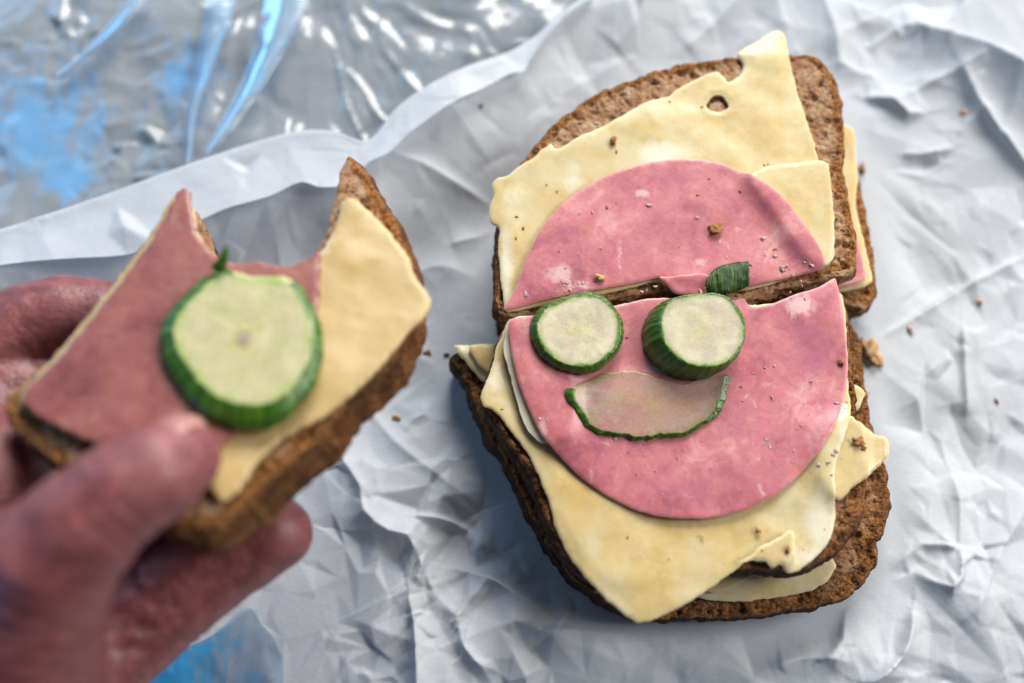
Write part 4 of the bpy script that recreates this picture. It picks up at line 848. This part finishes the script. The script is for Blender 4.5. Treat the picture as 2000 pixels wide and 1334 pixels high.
def hand():
    lo = np.array([-152., -112., 12.]); hi = np.array([-34., 24., 100.]); s = 1.0
    ax = [np.arange(lo[i], hi[i], s) for i in range(3)]; G = np.stack(np.meshgrid(*ax, indexing='ij'), -1).astype(np.float32)
    d = chain(G, THUMB); pal = chain(G, PALM, 6)
    fing = None
    for c in (INDEX, MIDDLE, RING, LITTLE):
        e = chain(G, c); fing = e if fing is None else smin(fing, e, .8)
    f = smin(smin(fing, pal, 7), d, 3.0)
    nx, ny, nz = f.shape; S = f < 0
    c8 = [(i, j, k) for i in (0, 1) for j in (0, 1) for k in (0, 1)]
    sl = lambda A, o: A[o[0]:nx-1+o[0], o[1]:ny-1+o[1], o[2]:nz-1+o[2]]
    cnt = sum(sl(S, o).astype(int) for o in c8); cell = (cnt > 0) & (cnt < 8); idx = -np.ones(cell.shape, int); idx[cell] = np.arange(cell.sum())
    I = np.argwhere(cell); acc = np.zeros((len(I), 3)); num = np.zeros(len(I))
    for a_ in range(8):
        for b_ in range(a_+1, 8):
            A, B = np.array(c8[a_]), np.array(c8[b_])
            if abs(A-B).sum() != 1: continue
            fa, fb = f[tuple((I+A).T)], f[tuple((I+B).T)]; mk = (fa < 0) != (fb < 0); t_ = np.where(mk, fa/(fa-fb+1e-12), 0)
            acc += np.where(mk[:, None], A+(B-A)*t_[:, None], 0); num += mk
    V = lo+s*(I+acc/np.maximum(num, 1)[:, None]); Q = []
    for ax_ in range(3):
        o1, o2 = [k for k in range(3) if k != ax_]
        sh = np.array([nx, ny, nz]); sh[ax_] -= 1; g = np.argwhere(np.take(S, range(f.shape[ax_]-1), ax_) != np.take(S, range(1, f.shape[ax_]), ax_))
        ok = (g[:, o1] > 0) & (g[:, o2] > 0) & (g[:, o1] < f.shape[o1]-1) & (g[:, o2] < f.shape[o2]-1); g = g[ok]
        e1, e2 = np.eye(3, dtype=int)[o1], np.eye(3, dtype=int)[o2]
        qd = np.column_stack([idx[tuple((g-e1-e2).T)], idx[tuple((g-e2).T)], idx[tuple(g.T)], idx[tuple((g-e1).T)]])
        flip = S[tuple(g.T)] if ax_ != 1 else ~S[tuple(g.T)]
        qd[~flip] = qd[~flip][:, ::-1]; Q.append(qd)
    Q = np.vstack(Q); Q = Q[(Q >= 0).all(1)]
    # close at the cut of the grid is out of frame; smooth once, then skin folds at the joints
    for _ in range(2):
        ac = V.copy(); cn = np.ones(len(V))
        for a_, b_ in ((0, 1), (1, 2), (2, 3), (3, 0)):
            np.add.at(ac, Q[:, a_], V[Q[:, b_]]); np.add.at(cn, Q[:, a_], 1)
        V = ac/cn[:, None]
    me_n = np.zeros_like(V); fn = np.cross(V[Q[:, 2]]-V[Q[:, 0]], V[Q[:, 3]]-V[Q[:, 1]])
    for k in range(4): np.add.at(me_n, Q[:, k], fn)
    me_n /= np.linalg.norm(me_n, axis=1)[:, None]+1e-9
    disp = fbm(V, 9, 3, 500)*.13+fbm(V, 2.4, 2, 505)*.06
    def folds(p0, p1, offs, amp, wd, rad):
        ax0 = p1[:3]-p0[:3]; ax0 = ax0/np.linalg.norm(ax0); rel = V-p0[:3]; s_ = rel@ax0; near = np.linalg.norm(rel-s_[:, None]*ax0, axis=1) < rad
        s_ = s_+fbm(V, 6, 2, 510)*.9; r = np.zeros(len(V))
        for o in offs: r -= amp*np.exp(-((s_-o)/wd)**2)*near
        return r
    disp += folds(THUMB[2], THUMB[3], (-1.5, 1.0, 3.2), .45, .6, 13)
    disp += folds(THUMB[5], THUMB[6], (-12, -9, -5.5, -2.5, 1, 4, 8, 12), .75, .9, 24)
    disp += folds(LITTLE[3], LITTLE[4], (-1.6, .9), .5, .6, 12); disp += folds(LITTLE[4], LITTLE[5], (2, 4.5, 7), .25, .6, 13)
    disp += folds(INDEX[2], INDEX[3], (-1.2, 1.0), .4, .6, 12); disp += folds(MIDDLE[2], MIDDLE[3], (-1.0, 1.2), .4, .6, 12)
    disp += folds(LITTLE[1], LITTLE[2], (0., 1.4), .25, .5, 10)
    V = V+me_n*disp[:, None]
    o = link('hand', V, Q, SKIN, attrs={'crease': np.clip(-disp, 0, 1)*.6})
    tag(o, 'left hand holding the bitten piece, thumb on top and fingers underneath', 'hand')
    # thumbnail: a curved plate on the far side of the thumb tip
    a, b = THUMB[0], THUMB[1]; axd = (a[:3]-b[:3]); axd /= np.linalg.norm(axd); n0 = np.array([.05, 1.0, .12]); n0 -= axd*(n0@axd); n0 /= np.linalg.norm(n0); sd = np.cross(axd, n0)
    nu, nv = 22, 18; Vn = []
    for j in range(nv):
        v_ = j/(nv-1); s_ = -6.5+v_*12.5
        for i in range(nu):
            u = (i/(nu-1)-.5)*2; ang = u*.85; tip = 1-.10*max(0, v_-.6)**2*6*(1+u*u)
            r = a[3]*(.985+.045*math.cos(ang))*(1-.045*max(s_, 0)**2/6*.6); Vn.append(a[:3]+axd*(s_*(1-.12*u*u) if s_ > 0 else s_)+(n0*math.cos(ang)+sd*math.sin(ang))*(r if s_ < 1 else r-.055*(s_-1)**2))
    Vn = np.array(Vn); cen = Vn-.5*n0; F = grid_faces(nu, nv); L = len(Vn)
    FF = list(map(tuple, F[:, ::-1]))+[tuple(x+L) for x in F]
    for i in range(nu-1): FF += [(i, i+1, i+1+L, i+L), ((nv-1)*nu+i+1, (nv-1)*nu+i, (nv-1)*nu+i+L, (nv-1)*nu+i+1+L)]
    for j in range(nv-1): FF += [((j+1)*nu, j*nu, j*nu+L, (j+1)*nu+L), (j*nu+nu-1, (j+1)*nu+nu-1, (j+1)*nu+nu-1+L, j*nu+nu-1+L)]
    link('thumbnail', np.vstack([Vn, cen]), FF, NAIL, parent=o, loc=o['_loc'])
hand()

# ------------------------------------------------------------------ crumbs
def chunk(rad, seed, flat=.6, sub=2):
    bm = bmesh.new(); bmesh.ops.create_icosphere(bm, subdivisions=sub, radius=1.0); v = np.array([x.co[:] for x in bm.verts]); f = [[x.index for x in y.verts] for y in bm.faces]; bm.free()
    v = v*(1+.75*fbm(v*1.5+seed*7.1, 1, 4, seed, .65))[:, None]; v[:, 2] *= flat; return v*rad, f
CB = [(1398,447,13,11,29,CRUMB_BROWN,'reddish brown crumb on the middle of the upper ham'),
      (1170,542,14,8,29,CRUMB_TAN,'oblong tan crumb on the upper ham above the left eye'),
      (1197,276,8,11,29,CRUMB_BROWN,'small brown flake on the cheese of the upper half'),
      (1675,862,12,9,28,CRUMB_BROWN,'brown crumb on the cheese flap at the right'),
      (1687,876,6,4,28,CRUMB_BROWN,'tiny brown sliver just below the crumb on the cheese flap'),
      (1481,1036,8,7,28,CRUMB_TAN,'round reddish crumb on the cheese below the ham chin'),
      (1372,1046,4,4,28,CRUMB_TAN,'small tan crumb left of the round crumb below the chin'),
      (1644,707,6,8,29,CRUMB_BROWN,'dark red crumb on the right cheek of the ham face'),
      (1538,1075,5,9,29,CRUMB_BROWN,'brown sliver in the torn white cheese lip'),
      (1700,690,22,30,2,CRUMB_TAN,'big blurred tan crumb on the paper beside the right crust'),
      (835,688,13,6,2,CRUMB_BROWN,'flat brown crumb on the paper left of the cheese corner'),
      (872,693,10,4,2,CRUMB_DARK,'dark sliver of crust on the paper beside the cheese corner'),
      (775,815,11,8,2,CRUMB_TAN,'pale tan crumb on the paper below the held cheese'),
      (1914,588,7,9,2,CRUMB_TAN,'orange crumb on the paper far right of the sandwich'),
      (1882,218,8,7,2,CRUMB_TAN,'faint brown crumb on the creased paper at the upper right'),
      (1778,645,9,12,2,CRUMB_WHITE,'pale crumb on the paper right of the big blurred crumb'),
      (1948,782,7,8,2,CRUMB_WHITE,'whitish crumb on the paper near the right edge'),
      (940,207,5,6,2,CRUMB_DARK,'black speck on the paper left of the upper bread'),
      (1385,130-8,6,5,27,CRUMB_BROWN,'brown crumb on the top crust of the upper half'),
      (1684,330,6,13,13,CRUMB_BROWN,'brown crumb clinging to the cheese strip at the right'),
      (1690,768,9,8,4,CRUMB_WHITE,'cheesy crumb behind the right crust')]
for k, (x, y, rx, ry, z, mt, lab) in enumerate(CB):
    if z > 5:
        zz = top_z(x, y, z)
    else:
        zz = 1.0
        for _ in range(4): w_ = P(x, y, zz); zz = paper_z(w_[0], w_[1])
    c = P(x, y, zz+.3); pt = pitch(c); v, f = chunk(1.0, 600+k, .6, 3); sz = .55 if z < 5 and rx < 15 else .8; v[:, 0] *= rx*pt*sz; v[:, 1] *= ry*pt*sz; v[:, 2] *= (rx+ry)*.4*pt*sz
    v = v+np.array([c[0], c[1], zz-v[:, 2].min()*.85])
    tag(link('bread_crumb', v, f, mt, smooth=True), lab, 'crumb', 'loose crumbs')
def dust():
    V = []; F = []; off = 0
    spots = []
    for _ in range(36):                                  # pale specks over the ham
        a = RNG.uniform(0, 2*math.pi); r = math.sqrt(RNG.uniform(0, 1)); spots.append((1390+r*250*math.cos(a), 830+r*190*math.sin(a), RNG.uniform(.7, 2.0)))
    for _ in range(30): spots.append((RNG.uniform(1010, 1600), 0, RNG.uniform(1., 3.)))
    for bx, by, n_ in ((1165,838,16), (1205,850,9), (1260,857,6), (1320,852,3), (1070,815,9), (1495,870,8), (1485,880,6), (1605,905,12), (1600,925,8), (1580,512,6), (1535,530,6), (1112,566,9), (1380,572,6), (1265,568,5), (1650,790,8), (1630,890,6), (1500,866,5)):
        for _ in range(n_): spots.append((bx+RNG.normal(0, 9), by+RNG.normal(0, 6), 0.8+3.4*RNG.uniform(0, 1)**2.4))
    for k, (x, y, r) in enumerate(spots):
        if y == 0: y = 605-RNG.uniform(10, 260)*math.sin(math.pi*(x-1000)/620)-10
        zz = top_z(x, y, 29); c = P(x, y, zz); v, f = chunk(r*pitch(c), 700+k, .35, 2); v[:, 0] *= RNG.uniform(.6, 1.9); th = RNG.uniform(0, 3.14); v[:, :2] = v[:, :2]@np.array([[math.cos(th), math.sin(th)], [-math.sin(th), math.cos(th)]])
        V.append(v+np.array([c[0], c[1], zz-v[:, 2].min()*.6])); F += [[i+off for i in q] for q in f]; off += len(v)
    o = link('pale_crumbs', np.vstack(V), F, CRUMB_WHITE, loc=(40, 0, 28), kind='stuff'); o['label'] = 'tiny pale bread crumbs sprinkled over the ham and cheese'; o['category'] = 'crumbs'
    V = []; F = []; off = 0
    for k in range(80):
        x, y = (RNG.uniform(960, 1640), RNG.uniform(120, 600)) if k % 2 else (RNG.uniform(950, 1720), RNG.uniform(620, 1200))
        zz = top_z(x, y, 28)
        if zz < 24: continue
        c = P(x, y, zz); v, f = chunk(RNG.uniform(.7, 2.4)*pitch(c), 1200+k, .5, 1); v[:, RNG.integers(0, 2)] *= 1.6
        V.append(v+np.array([c[0], c[1], zz-v[:, 2].min()*.5])); F += [[i+off for i in q] for q in f]; off += len(v)
    o = link('brown_crumbs', np.vstack(V), F, CRUMB_BROWN, loc=(40, 0, 28), kind='stuff'); o['label'] = 'fine brown toast crumbs dotted over the cheese and ham'; o['category'] = 'crumbs'
dust()
for o in bpy.data.objects:
    if '_loc' in o: del o['_loc']
